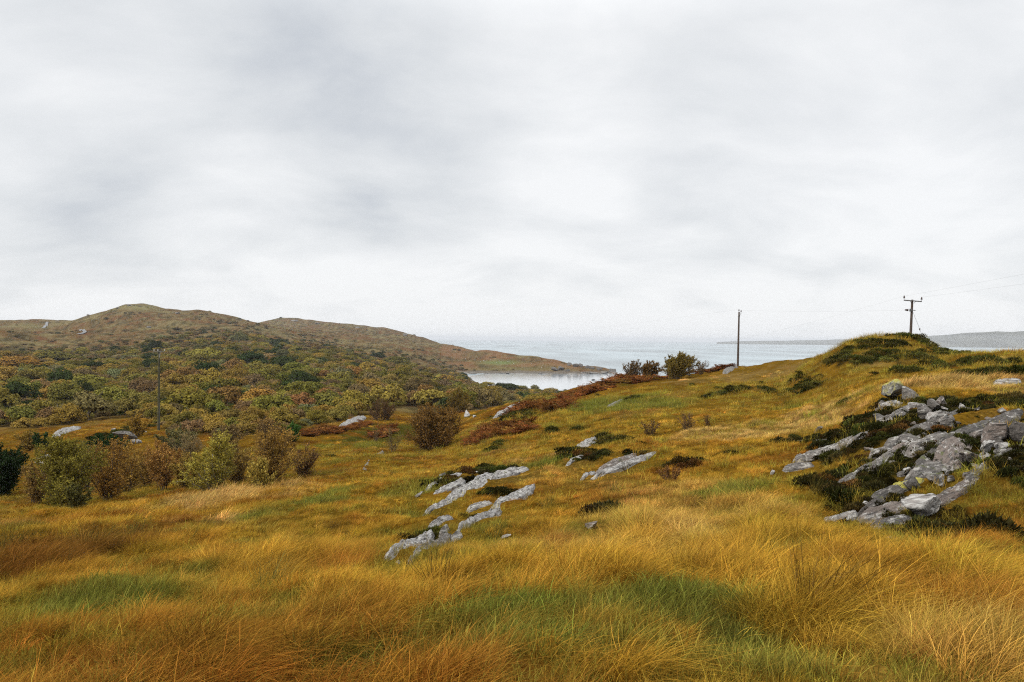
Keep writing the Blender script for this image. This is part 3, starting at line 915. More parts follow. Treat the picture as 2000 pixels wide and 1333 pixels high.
def blades_mesh(name, mat, n, spread, l0, l1, width, lean, droop, segs, seed, up_jit=.35, tri_tip=True):
    """n blades from one root; lean is the wind's bend towards +X"""
    g = np.random.default_rng(seed)
    a = g.uniform(0, 2 * math.pi, n)
    rad = spread * np.sqrt(g.uniform(0, 1, n))
    root = np.stack([rad * np.cos(a), rad * np.sin(a), np.full(n, -.03)], 1)
    L = g.uniform(l0, l1, n)
    out = np.stack([np.cos(a), np.sin(a), np.zeros(n)], 1) * (up_jit * rad / max(spread, 1e-6) * g.uniform(.3, 1.3, n))[:, None]
    out += g.normal(0, .30, (n, 3)) * [1, 1, 0]
    d0 = out + [0, 0, 1]
    d0[:, 0] += lean * .35 * g.uniform(.2, 1.2, n)
    d0 /= np.linalg.norm(d0, axis=1)[:, None]
    bend = np.zeros((n, 3))
    bend[:, 0] = lean * g.normal(.85, .5, n)
    bend[:, 1] = g.normal(0, .5 * lean + .08, n)
    bend[:, 2] = -droop * g.uniform(.3, 1.2, n)
    bend += out * droop * .8
    face = g.uniform(0, math.pi, n)
    side0 = np.stack([np.cos(face), np.sin(face), np.zeros(n)], 1)
    t = np.linspace(0, 1, segs + 1)
    pts = root[None] + L[None, :, None] * (t[:, None, None] * d0[None] + (t ** 2)[:, None, None] * .5 * bend[None])
    kt = np.where(g.uniform(0, 1, n) < .45, g.uniform(.35, .8, n), 2.0)
    ka = g.uniform(0, 2 * math.pi, n)
    kd = np.stack([np.cos(ka) * .55 + .25 * lean, np.sin(ka) * .55, -g.uniform(.2, .9, n)], 1)
    pts = pts + np.maximum(t[:, None] - kt[None], 0)[:, :, None] * (L[:, None] * kd)[None]
    w = width * g.uniform(.7, 1.3, n)
    prof = np.where(t < .99, .55 + .45 * np.sin(math.pi * np.clip(t * .8 + .2, 0, 1)), 0.05) * (1 - .55 * t)
    V = np.empty((segs + 1, 2, n, 3))
    V[:, 0] = pts - side0[None] * (w[None, :] * prof[:, None])[:, :, None] * .5
    V[:, 1] = pts + side0[None] * (w[None, :] * prof[:, None])[:, :, None] * .5
    V = V.transpose(2, 0, 1, 3).reshape(-1, 3)
    base = (np.arange(n) * (segs + 1) * 2)[:, None]
    F = np.concatenate([base + np.array([2 * s, 2 * s + 1, 2 * s + 3, 2 * s + 2]) for s in range(segs)], 0)
    me = np_mesh(name, V, F, mat)
    fattr(me, 'along', np.tile(np.repeat(t, 2), n))
    fattr(me, 'rnd', np.repeat(g.uniform(0, 1, n), (segs + 1) * 2))
    return me


def leaf_quads(pos, nrm, size, g, aspect=.6):
    n = len(pos)
    nrm = nrm / np.maximum(np.linalg.norm(nrm, axis=1)[:, None], 1e-9)
    t = np.cross(nrm, g.normal(0, 1, (n, 3)))
    t /= np.maximum(np.linalg.norm(t, axis=1)[:, None], 1e-9)
    b = np.cross(nrm, t)
    s = (size if np.ndim(size) else np.full(n, size)) * g.uniform(.65, 1.35, n)
    t, b = t * s[:, None] * .5, b * s[:, None] * .5 * aspect
    V = np.stack([pos - t, pos + b, pos + t, pos - b], 1).reshape(-1, 3)
    return V, np.arange(4 * n).reshape(-1, 4)


def cushion_mesh(name, mat, n, rad, hgt, size, seed):
    """heather cushion: sprigs standing out of a low dome"""
    g = np.random.default_rng(seed)
    a = g.uniform(0, 2 * math.pi, n)
    rr_ = np.sqrt(g.uniform(0, 1, n))
    lob = 1 + .25 * np.sin(3 * a + g.uniform(0, 6)) + .15 * np.sin(5 * a + 1)
    z = hgt * np.sqrt(np.clip(1 - rr_ ** 2, 0, 1)) * g.uniform(.55, 1.1, n)
    p = np.stack([rad * lob * rr_ * np.cos(a), rad * lob * rr_ * np.sin(a), z], 1)
    d = p / [rad, rad, hgt] + g.normal(0, .45, (n, 3))
    d[:, 2] += .7
    d /= np.linalg.norm(d, axis=1)[:, None]
    sd_ = np.cross(d, g.normal(0, 1, (n, 3)))
    sd_ /= np.linalg.norm(sd_, axis=1)[:, None]
    L = size * g.uniform(.6, 1.6, n)[:, None]
    V = np.stack([p - sd_ * L * .22, p + sd_ * L * .22, p + d * L + sd_ * L * .08, p + d * L - sd_ * L * .08], 1).reshape(-1, 3)
    me = np_mesh(name, V, np.arange(4 * n).reshape(-1, 4), mat)
    fattr(me, 'rnd', np.repeat(g.uniform(0, 1, n), 4))
    fattr(me, 'along', np.tile([0, 0, 1, 1], n))
    return me


def bracken_mesh(name, mat, nfr, L0, seed):
    g = np.random.default_rng(seed)
    P, Nn, S = [], [], []
    for k in range(nfr):
        a = g.uniform(0, 2 * math.pi)
        o = np.array([math.cos(a), math.sin(a), 0]) * g.uniform(.0, .25)
        dr = np.array([math.cos(a + g.normal(0, .4)), math.sin(a + g.normal(0, .4)), 0])
        L = L0 * g.uniform(.6, 1.2)
        sd_ = np.array([-dr[1], dr[0], 0])
        for t in np.linspace(.25, 1, 12):
            c = o + dr * L * .7 * t + np.array([0, 0, L * (.95 * t - .62 * t * t)])
            ww = L * .34 * (1.1 - t)
            for sgn in (-1, 1):
                for u in (.35, .8):
                    P.append(c + sd_ * sgn * ww * u + g.normal(0, .015, 3))
                    Nn.append(np.array([0, 0, 1]) + g.normal(0, .35, 3))
                    S.append(ww * .55 + .02)
    V, F = leaf_quads(np.array(P), np.array(Nn), np.array(S), g, .5)
    me = np_mesh(name, V, F, mat)
    fattr(me, 'rnd', np.repeat(g.uniform(0, 1, len(P)), 4))
    return me


def gn_scatter(coll):
    ng = bpy.data.node_groups.new('scatter_' + coll.name, 'GeometryNodeTree')
    ng.interface.new_socket('Geometry', in_out='INPUT', socket_type='NodeSocketGeometry')
    ng.interface.new_socket('Geometry', in_out='OUTPUT', socket_type='NodeSocketGeometry')
    gi, go = ng.nodes.new('NodeGroupInput'), ng.nodes.new('NodeGroupOutput')
    iop = ng.nodes.new('GeometryNodeInstanceOnPoints')
    ci = ng.nodes.new('GeometryNodeCollectionInfo')
    ci.inputs['Collection'].default_value = coll
    ci.inputs['Separate Children'].default_value = True
    ci.inputs['Reset Children'].default_value = True
    iop.inputs['Pick Instance'].default_value = True

    def na(name, typ):
        n = ng.nodes.new('GeometryNodeInputNamedAttribute')
        n.data_type = typ
        n.inputs['Name'].default_value = name
        return n.outputs['Attribute']
    L = ng.links.new
    L(gi.outputs[0], iop.inputs['Points'])
    L(ci.outputs[0], iop.inputs['Instance'])
    L(na('vid', 'INT'), iop.inputs['Instance Index'])
    er = ng.nodes.new('FunctionNodeEulerToRotation')
    L(na('rot', 'FLOAT_VECTOR'), er.inputs[0])
    L(er.outputs[0], iop.inputs['Rotation'])
    L(na('scl', 'FLOAT_VECTOR'), iop.inputs['Scale'])
    L(iop.outputs[0], go.inputs[0])
    return ng


_NG = {}


def scatter(name, label, cat, coll, nvar, pts, rot, scl, tint):
    n = len(pts)
    me = bpy.data.meshes.new(name)
    me.vertices.add(n)
    me.vertices.foreach_set('co', np.asarray(pts, np.float32).ravel())
    fattr(me, 'rot', rot, 'FLOAT_VECTOR')
    scl = np.asarray(scl)
    if scl.ndim == 1:
        scl = np.stack([scl] * 3, 1)
    fattr(me, 'scl', scl, 'FLOAT_VECTOR')
    fattr(me, 'tint', tint, 'FLOAT_VECTOR')
    a = me.attributes.new('vid', 'INT', 'POINT')
    a.data.foreach_set('value', rng.integers(0, nvar, n).astype(np.int32))
    o = add(name, me)
    if coll.name not in _NG:
        _NG[coll.name] = gn_scatter(coll)
    md = o.modifiers.new('scatter', 'NODES')
    md.node_group = _NG[coll.name]
    tag(o, label, cat, None, 'stuff')
    return o


def field(r0, r1, n, phmax=38.5, power=1.0):
    """random points of the ground between two distances, seen from the camera's side"""
    ph = np.radians(rng.uniform(-phmax, phmax, n))
    r = np.sqrt(rng.uniform(r0 * r0, r1 * r1, n)) if power == 1 else np.exp(rng.uniform(math.log(r0), math.log(r1), n))
    x, y = r * np.sin(ph), r * np.cos(ph)
    return x, y


def slope_tilt(x, y, k=.7):
    e = .4
    gx_ = (h(x + e, y) - h(x - e, y)) / (2 * e)
    gy_ = (h(x, y + e) - h(x, y - e)) / (2 * e)
    return np.arctan(gy_) * k, -np.arctan(gx_) * k


def seg_dist(x, y, a, b):
    ax, ay = a[0], a[1]
    dx, dy = b[0] - ax, b[1] - ay
    t = np.clip(((x - ax) * dx + (y - ay) * dy) / max(dx * dx + dy * dy, 1e-9), 0, 1)
    return np.hypot(x - ax - t * dx, y - ay - t * dy)


ROCK_FOOT = []           # filled by the rock list below: (a, b, radius) kept clear of grass

# ------------------------------------------------------------------ rocks
R_GREY = mat_rock('grey_rock', amount=.40, moss=.2)
R_PALE = mat_rock('pale_rock', (.235, .218, .20), (.44, .425, .40), .62, .05)
R_DARK = mat_rock('dark_rock', (.088, .077, .067), (.36, .34, .31), .3, .2)
R_WARM = mat_rock('warm_rock', (.155, .124, .104), (.40, .375, .345), .38, .2)
R_YELL = mat_rock('lichen_rock', (.16, .152, .13), (.40, .39, .365), .4, .2, 1.0)
RM = {'g': R_GREY, 'p': R_PALE, 'd': R_DARK, 'w': R_WARM, 'y': R_YELL}
_ico = {}


def ico(sub):
    if sub not in _ico:
        bm = bmesh.new()
        bmesh.ops.create_icosphere(bm, subdivisions=sub, radius=1.0)
        _ico[sub] = (np.array([v.co[:] for v in bm.verts]), np.array([[v.index for v in f.verts] for f in bm.faces]))
        bm.free()
    return _ico[sub]


def rock_mesh(name, sx, sy, sz, seed, mat, planes=9, sub=4, rough=.055, strata=0.0, flat_top=.75):
    """a broken stone: a ball cut by random joint planes, then weathered; sx is its length along the bedding"""
    v, f = ico(sub)
    v = v.copy()
    g = np.random.default_rng(seed)
    for k in range(planes):
        n = g.normal(0, 1, 3) * [1, 1, .9]
        n /= np.linalg.norm(n)
        d = g.uniform(.22, .58)
        v -= np.maximum(v @ n - d, 0)[:, None] * n * .96
    tilt = np.array([g.normal(0, .15), g.normal(0, .25), 1.0])
    tilt /= np.linalg.norm(tilt)
    v -= np.maximum(v @ tilt - flat_top * .7, 0)[:, None] * tilt * .9
    v /= np.abs(v).max(0)
    s = max(min(sx, sy), .05)
    P = v * [sx, sy, sz]
    dirn = v / np.linalg.norm(v, axis=1)[:, None]
    o = seed * 3.7
    q = P / s
    nz = perlin(q[:, 0] * 1.1 + o, q[:, 1] * 1.1 + q[:, 2] * .7, 5) + .6 * perlin(q[:, 1] * 2.3 - o, q[:, 2] * 2.3 + q[:, 0], 6) + .4 * perlin(q[:, 0] * 4.9 + q[:, 2] * 3, q[:, 1] * 4.9 + o, 7)
    P = P + dirn * (rough * s * nz)[:, None]
    if strata:
        st = perlin(q[:, 1] * 3.4 + q[:, 2] * 2.2 + o, q[:, 0] * .35, 8)
        st = np.abs(st) - .3
        P[:, 2] += strata * s * st
        P[:, 1] += .5 * strata * s * st * np.sign(v[:, 1])
    return np_mesh(name, P, f, mat)


def boulder(name, label, px, py, w, hh, mat='g', group=None, sub=4, deep=.8, planes=9, cat='rock', lift=0.0, rz=None, sink=.2):
    """px, py: middle of the stone's foot; w, hh: its size in the photograph"""
    b = ground(px, py)
    k = b[1] / FPX
    big = 1.22 if b[1] < 60 else 1.0
    sx, sz = w * k * .56 * big, hh * k * .62 * big
    sy = max(sx, sz) * deep
    seed = int(px * 7 + py * 13) % 100000
    me = rock_mesh(name, sx, sy, sz, seed, RM[mat], planes, sub, .06, .30 if sub > 3 else .14)
    o = add(name, me, loc=(b[0], b[1] + sy * .25, b[2] + sz * (1 - 2 * sink) + lift))
    o.rotation_euler = (0, -.30 + (seed % 97) / 400.0 if b[1] < 60 else 0, (seed % 628) / 500.0 - .6 if rz is None else rz)
    ROCK_FOOT.append(((b[0] - sx * .6, b[1]), (b[0] + sx * .6, b[1]), sy * .6))
    return tag(o, label, cat, group)


def slab(name, label, x1, y1, x2, y2, w, mat='g', group=None, sub=4, rise=1.0, cat='rock'):
    """bedrock showing through the turf from (x1, y1) to (x2, y2): tilted beds that dive under the grass on every side; w is its breadth in pixels"""
    A, B = ground(x1, y1 + w * .25), ground(x2, y2 + w * .25)
    c = (A + B) / 2
    d = (B - A)[:2]
    L = np.linalg.norm(d)
    k = c[1] / FPX
    width = max(w * k * 2.1, .10)
    ht = max(w * k * .54 * rise, .07)
    seed = int(x1 * 11 + y1 * 5) % 100000
    nu, nv = (64, 34) if w > 6 else (40, 20)
    U, Vv = np.meshgrid(np.linspace(-1.2, 1.2, nu), np.linspace(-1.3, 1.3, nv), indexing='ij')
    o = (seed % 977) * .37
    asp = L / width
    ex = d / L
    ey = np.array([-ex[1], ex[0]])
    wob = .12 * perlin(U * 1.7 + o, U * 0 + o, 3)
    e = 1.05 - np.abs(U) ** 3.2 - np.abs(Vv + wob) ** 2.4 + .48 * fbm(U * asp * .24 + o, Vv * 1.9 - o, 4, 3)
    # stepped beds running the length of the slab
    ph = Vv * 2.9 + .5 * fbm(U * asp * .22 + o, Vv * .4, 6, 2) + o
    fr = ph - np.floor(ph)
    step = np.floor(ph) * .26 + .26 * sstep(.72, .98, fr) - .10 * np.exp(-((fr - .06) / .07) ** 2)
    step = step - step.mean()
    crack = np.abs(perlin(U * asp * 1.1 + Vv * 1.6 + o, Vv * .7 - o, 9))
    z = ht * (np.clip(e * 1.7, -1.1, .62 + .18 * e) + step * .9 - .22 * np.exp(-(crack / .05) ** 2) + .05 * fbm(U * asp * 1.6, Vv * 4 + o, 12, 3))
    X = c[0] + ex[0] * U * L * .58 + ey[0] * Vv * width * .5
    Y = c[1] + ex[1] * U * L * .58 + ey[1] * Vv * width * .5
    Z = h(X, Y) * .25 + .75 * (A[2] + (B[2] - A[2]) * (U * .5 + .5)) + z * 1.15 + .02
    # local frame with x along the bedding, so that the stone's grain follows it
    dx_, dy_ = X - c[0], Y - c[1]
    P = np.stack([dx_ * ex[0] + dy_ * ex[1], -dx_ * ex[1] + dy_ * ex[0], Z - c[2]], -1).reshape(-1, 3)
    a, b = np.meshgrid(np.arange(nu - 1), np.arange(nv - 1), indexing='ij')
    f = np.stack([a * nv + b, (a + 1) * nv + b, (a + 1) * nv + b + 1, a * nv + b + 1], -1).reshape(-1, 4)
    keep = (e.ravel()[f].max(1) > -.75)
    me = np_mesh(name, P, f[keep], RM[mat])
    o_ = add(name, me, loc=tuple(c))
    o_.rotation_euler = (0, 0, math.atan2(ex[1], ex[0]))
    ROCK_FOOT.append((A, B, width * (.30 if group == G_CRAG else .42)))
    return tag(o_, label, cat, group)


G_CRAG = 'stones of the heathery crag'
CR_B = [
    (1755, 777, 40, 32, 'y', 'big upright boulder with yellow lichen on top, crowning the heathery crag'),
    (1748, 797, 33, 20, 'p', 'squarish pale block directly under the yellow-topped boulder of the crag'),
    (1779, 783, 24, 24, 'g', 'tilted grey shard leaning against the yellow-topped boulder'),
    (1727, 796, 16, 11, 'd', 'low dark stone at the downhill foot of the squarish pale block'),
    (1786, 797, 15, 12, 'p', 'small bright stone in heather behind the squarish pale block'),
    (1809, 818, 21, 28, 'g', 'mottled standing stone below the flat yellow lichen slab'),
    (1826, 807, 18, 22, 'd', 'narrow dark stone between the mottled standing stone and the flat yellow slab'),
    (1839, 794, 19, 22, 'w', 'brownish upright stone touching the flat yellow lichen slab'),
    (1863, 788, 36, 14, 'y', 'flat slab covered in yellow lichen at the heather edge'),
    (1840, 833, 38, 26, 'p', 'rounded boulder with white lichen in the middle of the crag'),
    (1858, 840, 26, 24, 'g', 'grey stone behind the rounded white-lichen boulder'),
    (1806, 841, 30, 11, 'g', 'low broken stone in heather under the rounded white-lichen boulder'),
    (1935, 838, 11, 12, 'p', 'small pointed white stone above the big grey wedge'),
    (1946, 868, 48, 40, 'w', 'big smooth grey wedge with a slanting top on the upper crag'),
    (1992, 868, 46, 44, 'd', 'dark rugged boulder at the edge of the crag beyond the grey wedge'),
    (1906, 862, 28, 20, 'w', 'brown rounded stone downhill of the big grey wedge'),
    (1929, 889, 28, 22, 'p', 'white-spotted boulder under the big grey wedge'),
    (1960, 880, 21, 13, 'p', 'bright lichen stone below the wedge, upper of a close pair'),
    (1959, 894, 20, 15, 'p', 'bright lichen stone below the wedge, lower of a close pair'),
    (1923, 898, 24, 10, 'p', 'flat white stone lying under the white-spotted boulder'),
    (1898, 906, 38, 30, 'w', 'broad layered boulder beside the long leaning strata slab'),
    (1907, 915, 12, 9, 'p', 'little round white stone at the foot of the broad layered boulder'),
    (1598, 845, 15, 10, 'g', 'small grey stone peeping from heather uphill of the long pale ledge'),
    (1604, 866, 20, 8, 'g', 'low mossy stone above the upper end of the long pale ledge'),
    (1511, 927, 10, 8, 'p', 'tiny lone white stone in grass beyond the tip of the pale ledge'),
    (1564, 866, 18, 5, 'p', 'thin flat white stone in turf uphill of the pale ledge'),
    (1829, 946, 44, 24, 'g', 'cracked grey block in the middle run of strata below the crag'),
    (1786, 956, 26, 22, 'd', 'dark notched stone in heather under the cracked grey block'),
    (1851, 931, 9, 10, 'p', 'tiny pointed white stone above the cracked grey block'),
    (1644, 1026, 50, 22, 'p', 'low pale broken rock at the lower tip of the crag'),
    (1804, 1014, 54, 36, 'p', 'large white-crusted boulder at the foot of the crag'),
    (1818, 990, 18, 13, 'w', 'small brown stone perched behind the large white-crusted boulder'),
    (1745, 1058, 22, 10, 'g', 'lone low stone in grass beneath the crag'),
    (1880, 850, 20, 16, 'd', 'dark broken stone in heather between wedge and white-lichen boulder'),
    (1893, 842, 14, 12, 'd', 'small dark stone in deep heather uphill of the brown rounded stone'),
    (1735, 830, 10, 16, 'g', 'thin upright stone in heather below the squarish pale block'),
    (1975, 905, 14, 10, 'w', 'small brownish stone in heather below the bright close pair'),
    (1868, 872, 22, 14, 'w', 'knobbly stone at the head of the long leaning strata slab'),
]
for px, py, w, hh, mk, lb in CR_B:
    boulder('boulder' if hh > 15 else 'stone', lb, px, py, w, hh, mk, G_CRAG, 4 if w > 22 else 3)
CR_S = [
    (1581, 890, 1688, 847, 17, 'g', 'long pale ledge of tilted strata on the grassy side of the crag'),
    (1556, 902, 1586, 890, 12, 'g', 'short ledge continuing the long pale ledge downhill'),
    (1536, 918, 1586, 910, 9, 'g', 'lowest grey ledge below the long pale ledge'),
    (1604, 893, 1622, 885, 8, 'g', 'small ledge just under the long pale ledge'),
    (1706, 893, 1740, 879, 10, 'g', 'small slanting ledge at the lower end of the paired strata ribs'),
    (1738, 874, 1790, 859, 18, 'g', 'upper of the paired strata ribs across the crag'),
    (1750, 885, 1780, 871, 13, 'w', 'lower of the paired strata ribs across the crag'),
    (1783, 884, 1846, 850, 17, 'g', 'sharp slanting rib of strata uphill of the paired ribs'),
    (1850, 912, 1882, 864, 26, 'w', 'long leaning strata slab under the big grey wedge'),
    (1788, 932, 1850, 906, 18, 'g', 'curved grey slab leading down from the leaning strata slab'),
    (1710, 977, 1762, 954, 9, 'g', 'thin grey ledge in heather above the foot of the crag'),
    (1686, 1022, 1770, 988, 20, 'w', 'brown tilted slab beside the large white-crusted boulder'),
    (1712, 1038, 1780, 1016, 19, 'd', 'dark slab under the brown tilted slab'),
    (1748, 962, 1800, 940, 9, 'y', 'mossy narrow rib leading up to the cracked grey block'),
    (1945, 748, 1990, 745, 8, 'p', 'pale flat rock in long grass above the heather bank'),
]
for x1, y1, x2, y2, w, mk, lb in CR_S:
    slab('rock_ledge', lb, x1, y1, x2, y2, w, mk, G_CRAG)
for x1, y1, x2, y2, w, mk, lb in [
        (1686, 1006, 1800, 932, 24, 'd', 'dark layered bedrock rib running up from the foot of the crag'),
        (1796, 912, 1905, 850, 34, 'd', 'broad dark bedrock rib in the core of the crag below the brown rounded stone'),
        (1852, 862, 1990, 806, 34, 'd', 'dark bedrock face behind the big grey wedge'),
        (1716, 906, 1806, 852, 24, 'g', 'dark bedrock rib between the paired strata ribs and the long pale ledge'),
        (1770, 852, 1896, 800, 28, 'd', 'high bedrock rib under the flat yellow lichen slab'),
        (1898, 938, 1998, 872, 30, 'd', 'dark bedrock rib at the frame edge below the dark rugged boulder'),
        (1816, 996, 1905, 936, 22, 'w', 'brownish bedrock rib beyond the large white-crusted boulder'),
        (1716, 832, 1792, 792, 26, 'g', 'bedrock step carrying the yellow-topped boulder'),
        (1640, 950, 1716, 905, 12, 'g', 'thin bedrock rib in heather downhill of the small slanting ledge')]:
    slab('rock_ledge', lb, x1, y1, x2, y2, w * .34, mk, G_CRAG, 4, 1.2)

CRAGMARK = [(1755, 770, 'the yellow-topped boulder'), (1748, 797, 'the squarish pale block'), (1840, 828, 'the rounded white-lichen boulder'), (1946, 855, 'the big grey wedge'),
            (1866, 888, 'the long leaning strata slab'), (1640, 868, 'the long pale ledge'), (1804, 1005, 'the large white-crusted boulder'), (1829, 940, 'the cracked grey block'),
            (1863, 784, 'the flat yellow lichen slab'), (1765, 872, 'the paired strata ribs'), (1735, 965, 'the thin grey ledge'), (1644, 1020, 'the low pale broken rock'), (1929, 885, 'the white-spotted boulder')]
rk = np.random.default_rng(17)
loose = {}
for k in range(46):
    px = float(rk.uniform(1690, 1990))
    py = float(rk.uniform(800, 1000))
    if py > 1010 - (px - 1690) * .35:
        py = float(rk.uniform(800, 900))
    w_ = float(rk.uniform(8, 19))
    mk = 'gwdgp'[k % 5]
    q_ = min(range(len(CRAGMARK)), key=lambda m: math.hypot(CRAGMARK[m][0] - px, CRAGMARK[m][1] - py))
    loose.setdefault((mk, q_), []).append((math.hypot(CRAGMARK[q_][0] - px, CRAGMARK[q_][1] - py), px, py, w_, w_ * float(rk.uniform(.5, .95))))
for (mk, q_), lst in loose.items():
    lst.sort()
    for n_, (_, px, py, w_, h_) in enumerate(lst):
        word = {'g': 'grey', 'w': 'brownish', 'd': 'dark', 'p': 'pale'}[mk]
        lb = 'small loose %s stone in heather near %s' % (word, CRAGMARK[q_][2]) if len(lst) == 1 else 'small loose %s stone in heather, %s out from %s' % (word, ['first', 'second', 'third', 'fourth', 'fifth', 'sixth', 'seventh'][min(n_, 6)], CRAGMARK[q_][2])
        boulder('stone', lb, px, py, w_, h_, mk, 'loose stones in the crag heather', 3)
G_SLAB = 'rock slabs showing through the middle slope'
MID_S = [
    (843, 951, 897, 927, 8, 'p', 'highest thin slab of the upper rock cluster on the middle slope'),
    (858, 962, 907, 938, 7, 'p', 'second thin slab of the upper rock cluster on the middle slope'),
    (886, 973, 966, 929, 14, 'p', 'longest broad slab in the upper rock cluster'),
    (966, 932, 1026, 915, 12, 'p', 'white slab continuing the longest broad slab uphill'),
    (837, 1001, 879, 981, 6, 'p', 'isolated thin slab under the upper rock cluster'),
    (918, 997, 957, 983, 9, 'p', 'bright slab between mossy heather and the lone slanting slab'),
    (973, 987, 1040, 952, 10, 'p', 'lone slanting slab uphill in the lower rock cluster'),
    (927, 1018, 975, 1000, 7, 'p', 'slim slab along the mossy heather of the lower rock cluster'),
    (899, 1033, 927, 1019, 5, 'p', 'very thin slab trailing from the slim one in the lower cluster'),
    (840, 1035, 879, 1013, 7, 'p', 'upper slab on the heather side of the lower rock cluster'),
    (770, 1078, 843, 1046, 12, 'p', 'broad white slab at the lowest tip of the lower rock cluster'),
    (810, 1092, 876, 1053, 9, 'g', 'grey slab side by side with the broad white slab'),
    (882, 1060, 901, 1049, 6, 'p', 'short stub of slab beyond the grey slab of the lower cluster'),
    (861, 1051, 875, 1034, 5, 'g', 'small dark-edged sliver between the two lowest slabs'),
    (1131, 877, 1163, 857, 10, 'p', 'smooth pale slab capped by heather, upper middle slope'),
    (1112, 907, 1139, 892, 5, 'p', 'thin slab below the heather under the smooth pale slab'),
    (1178, 916, 1243, 889, 9, 'w', 'rough upper edge of the double slab with a heather cap'),
    (1176, 925, 1273, 887, 7, 'p', 'long thin lower edge of the double slab with a heather cap'),
    (1140, 934, 1162, 925, 4, 'p', 'low tip of rock downhill of the double slab'),
    (976, 811, 1024, 787, 9, 'p', 'steep pale slab among bracken at the valley edge'),
    (1190, 796, 1216, 782, 5, 'g', 'small mossy slab below the bracken bank'),
    (671, 835, 710, 815, 9, 'p', 'whale-backed pale slab at the wood edge by green turf'),
    (720, 900, 746, 886, 4, 'g', 'thin grey slab in grass downhill of the twiggy round bush'),
    (110, 850, 152, 835, 9, 'p', 'large white-backed rock on the rough pasture in the valley'),
    (76, 894, 107, 888, 4, 'p', 'curved pale rock behind the yellowing willows'),
    (70, 903, 84, 905, 4, 'p', 'small pale rock under the curved pale rock'),
    (1418, 727, 1438, 717, 7, 'g', 'pale slab at the foot of the lone slim pole'),
]
for x1, y1, x2, y2, w, mk, lb in MID_S:
    slab('rock_slab', lb, x1, y1, x2, y2, w, mk, G_SLAB, 4 if w > 6 else 3)
MID_B = [
    (912, 814, 17, 15, 'p', 'upright pale slab beside the round olive bush'),
    (866, 932, 14, 8, 'p', 'small stone at the very top of the upper rock cluster'),
    (928, 927, 12, 6, 'p', 'small white stone in heather over the longest broad slab'),
    (817, 971, 15, 7, 'p', 'outlying stone downhill of the upper rock cluster'),
    (888, 962, 13, 9, 'g', 'knob of rock at the lower end of the longest broad slab'),
    (1155, 1036, 22, 14, 'w', 'pinkish lone stone at the edge of the long foreground grass'),
    (984, 1054, 22, 6, 'p', 'low white stone sunk in grass by the lower rock cluster'),
    (777, 1102, 8, 5, 'p', 'tiny stone in grass below the broad white slab'),
    (926, 816, 9, 5, 'p', 'little white stone beside the upright pale slab'),
    (257, 868, 12, 9, 'p', 'first of two ribbed stones under the dark pasture outcrop'),
    (271, 866, 10, 9, 'p', 'second of two ribbed stones under the dark pasture outcrop'),
    (222, 842, 8, 6, 'p', 'small white stone at the edge of the dark pasture outcrop'),
    (283, 845, 7, 5, 'p', 'white stone between dark pasture outcrop and the crossbar pole'),
    (480, 686, 14, 5, 'g', 'pale bare rock on a clearing high in the wood'),
]
for px, py, w, hh, mk, lb in MID_B:
    boulder('stone', lb, px, py, w, hh, mk, G_SLAB, 3)
boulder('outcrop', 'dark heather-topped outcrop on the rough pasture in the valley', 246, 858, 50, 20, 'd', G_SLAB, 4)

HILLR = [(231, 602, 12, 4, 'pale bare rock on the summit shoulder of the hill'), (252, 597, 9, 3, 'low rock rib on the summit of the hill'), (290, 640, 9, 4, 'white-streaked boulder half-way up the hill'),
         (172, 616, 5, 3, 'tiny rock notch on the landward skyline of the hill'), (345, 612, 11, 3, 'flat rock on the seaward skyline of the hill'), (620, 633, 12, 4, 'rock knob on the far second hill'),
         (575, 627, 14, 4, 'broad rock knob on the summit of the far second hill'), (700, 640, 11, 3, 'low rock on the falling skyline of the far second hill'), (790, 655, 12, 4, 'last rock knob where the far second hill meets the sea')]
for px, py, w, hh, lb in HILLR:
    boulder('hill_rock', lb, px, py + 1, w, hh, 'g', 'bare rocks on the hills', 3, .6, rz=0.0)
G_SHORE = 'rocks of the point and its shore'
SHORE = [(1085, 725, 16, 8, 'd', 'first knob of the broken outcrop over the bay shore'), (1097, 724, 14, 10, 'd', 'middle and highest knob of the broken outcrop over the bay shore'), (1107, 726, 12, 7, 'd', 'seaward knob of the broken outcrop over the bay shore'), (1113, 715, 12, 9, 'd', 'first tall rock on the spine of the point, landward end'),
         (1126, 717, 15, 9, 'd', 'broad dark rock second along the spine of the point'), (1136, 718, 10, 8, 'd', 'narrow dark rock third along the spine of the point'),
         (1147, 720, 14, 9, 'd', 'humped rock fourth along the spine of the point'), (1157, 722, 12, 6, 'd', 'low rock fifth along the spine of the point'),
         (1171, 724, 16, 6, 'd', 'flat dark rock sixth along the spine of the point'), (1194, 727, 17, 9, 'd', 'steep rock hump near the seaward tip of the point'),
         (1212, 729, 14, 5, 'd', 'last low rock at the seaward tip of the point'), (1120, 733, 22, 5, 'g', 'grey shore rock under the broken outcrop'),
         (1140, 732, 18, 5, 'g', 'grey shore rock in the middle of the point'), (1160, 731, 20, 5, 'g', 'long grey shore rock further along the point'),
         (1182, 730.5, 16, 5, 'g', 'grey shore rock beneath the steep seaward hump'), (1200, 730, 14, 4, 'g', 'small grey shore rock near the tip'),
         (1108, 735, 12, 3, 'd', 'dark rock awash at the bay edge'), (908, 731, 16, 5, 'p', 'pale boulders on the inner bay shore'),
         (926, 732, 18, 4, 'g', 'grey rock shelf on the inner bay shore'), (950, 732, 22, 4, 'g', 'longer grey rock shelf along the bay shore'),
         (985, 731.5, 24, 3, 'g', 'thin shore ledge below the sheep pasture'), (1020, 731.5, 24, 3, 'g', 'thin shore ledge toward the broken outcrop'),
         (1060, 732, 22, 4, 'g', 'shore ledge right under the broken outcrop')]
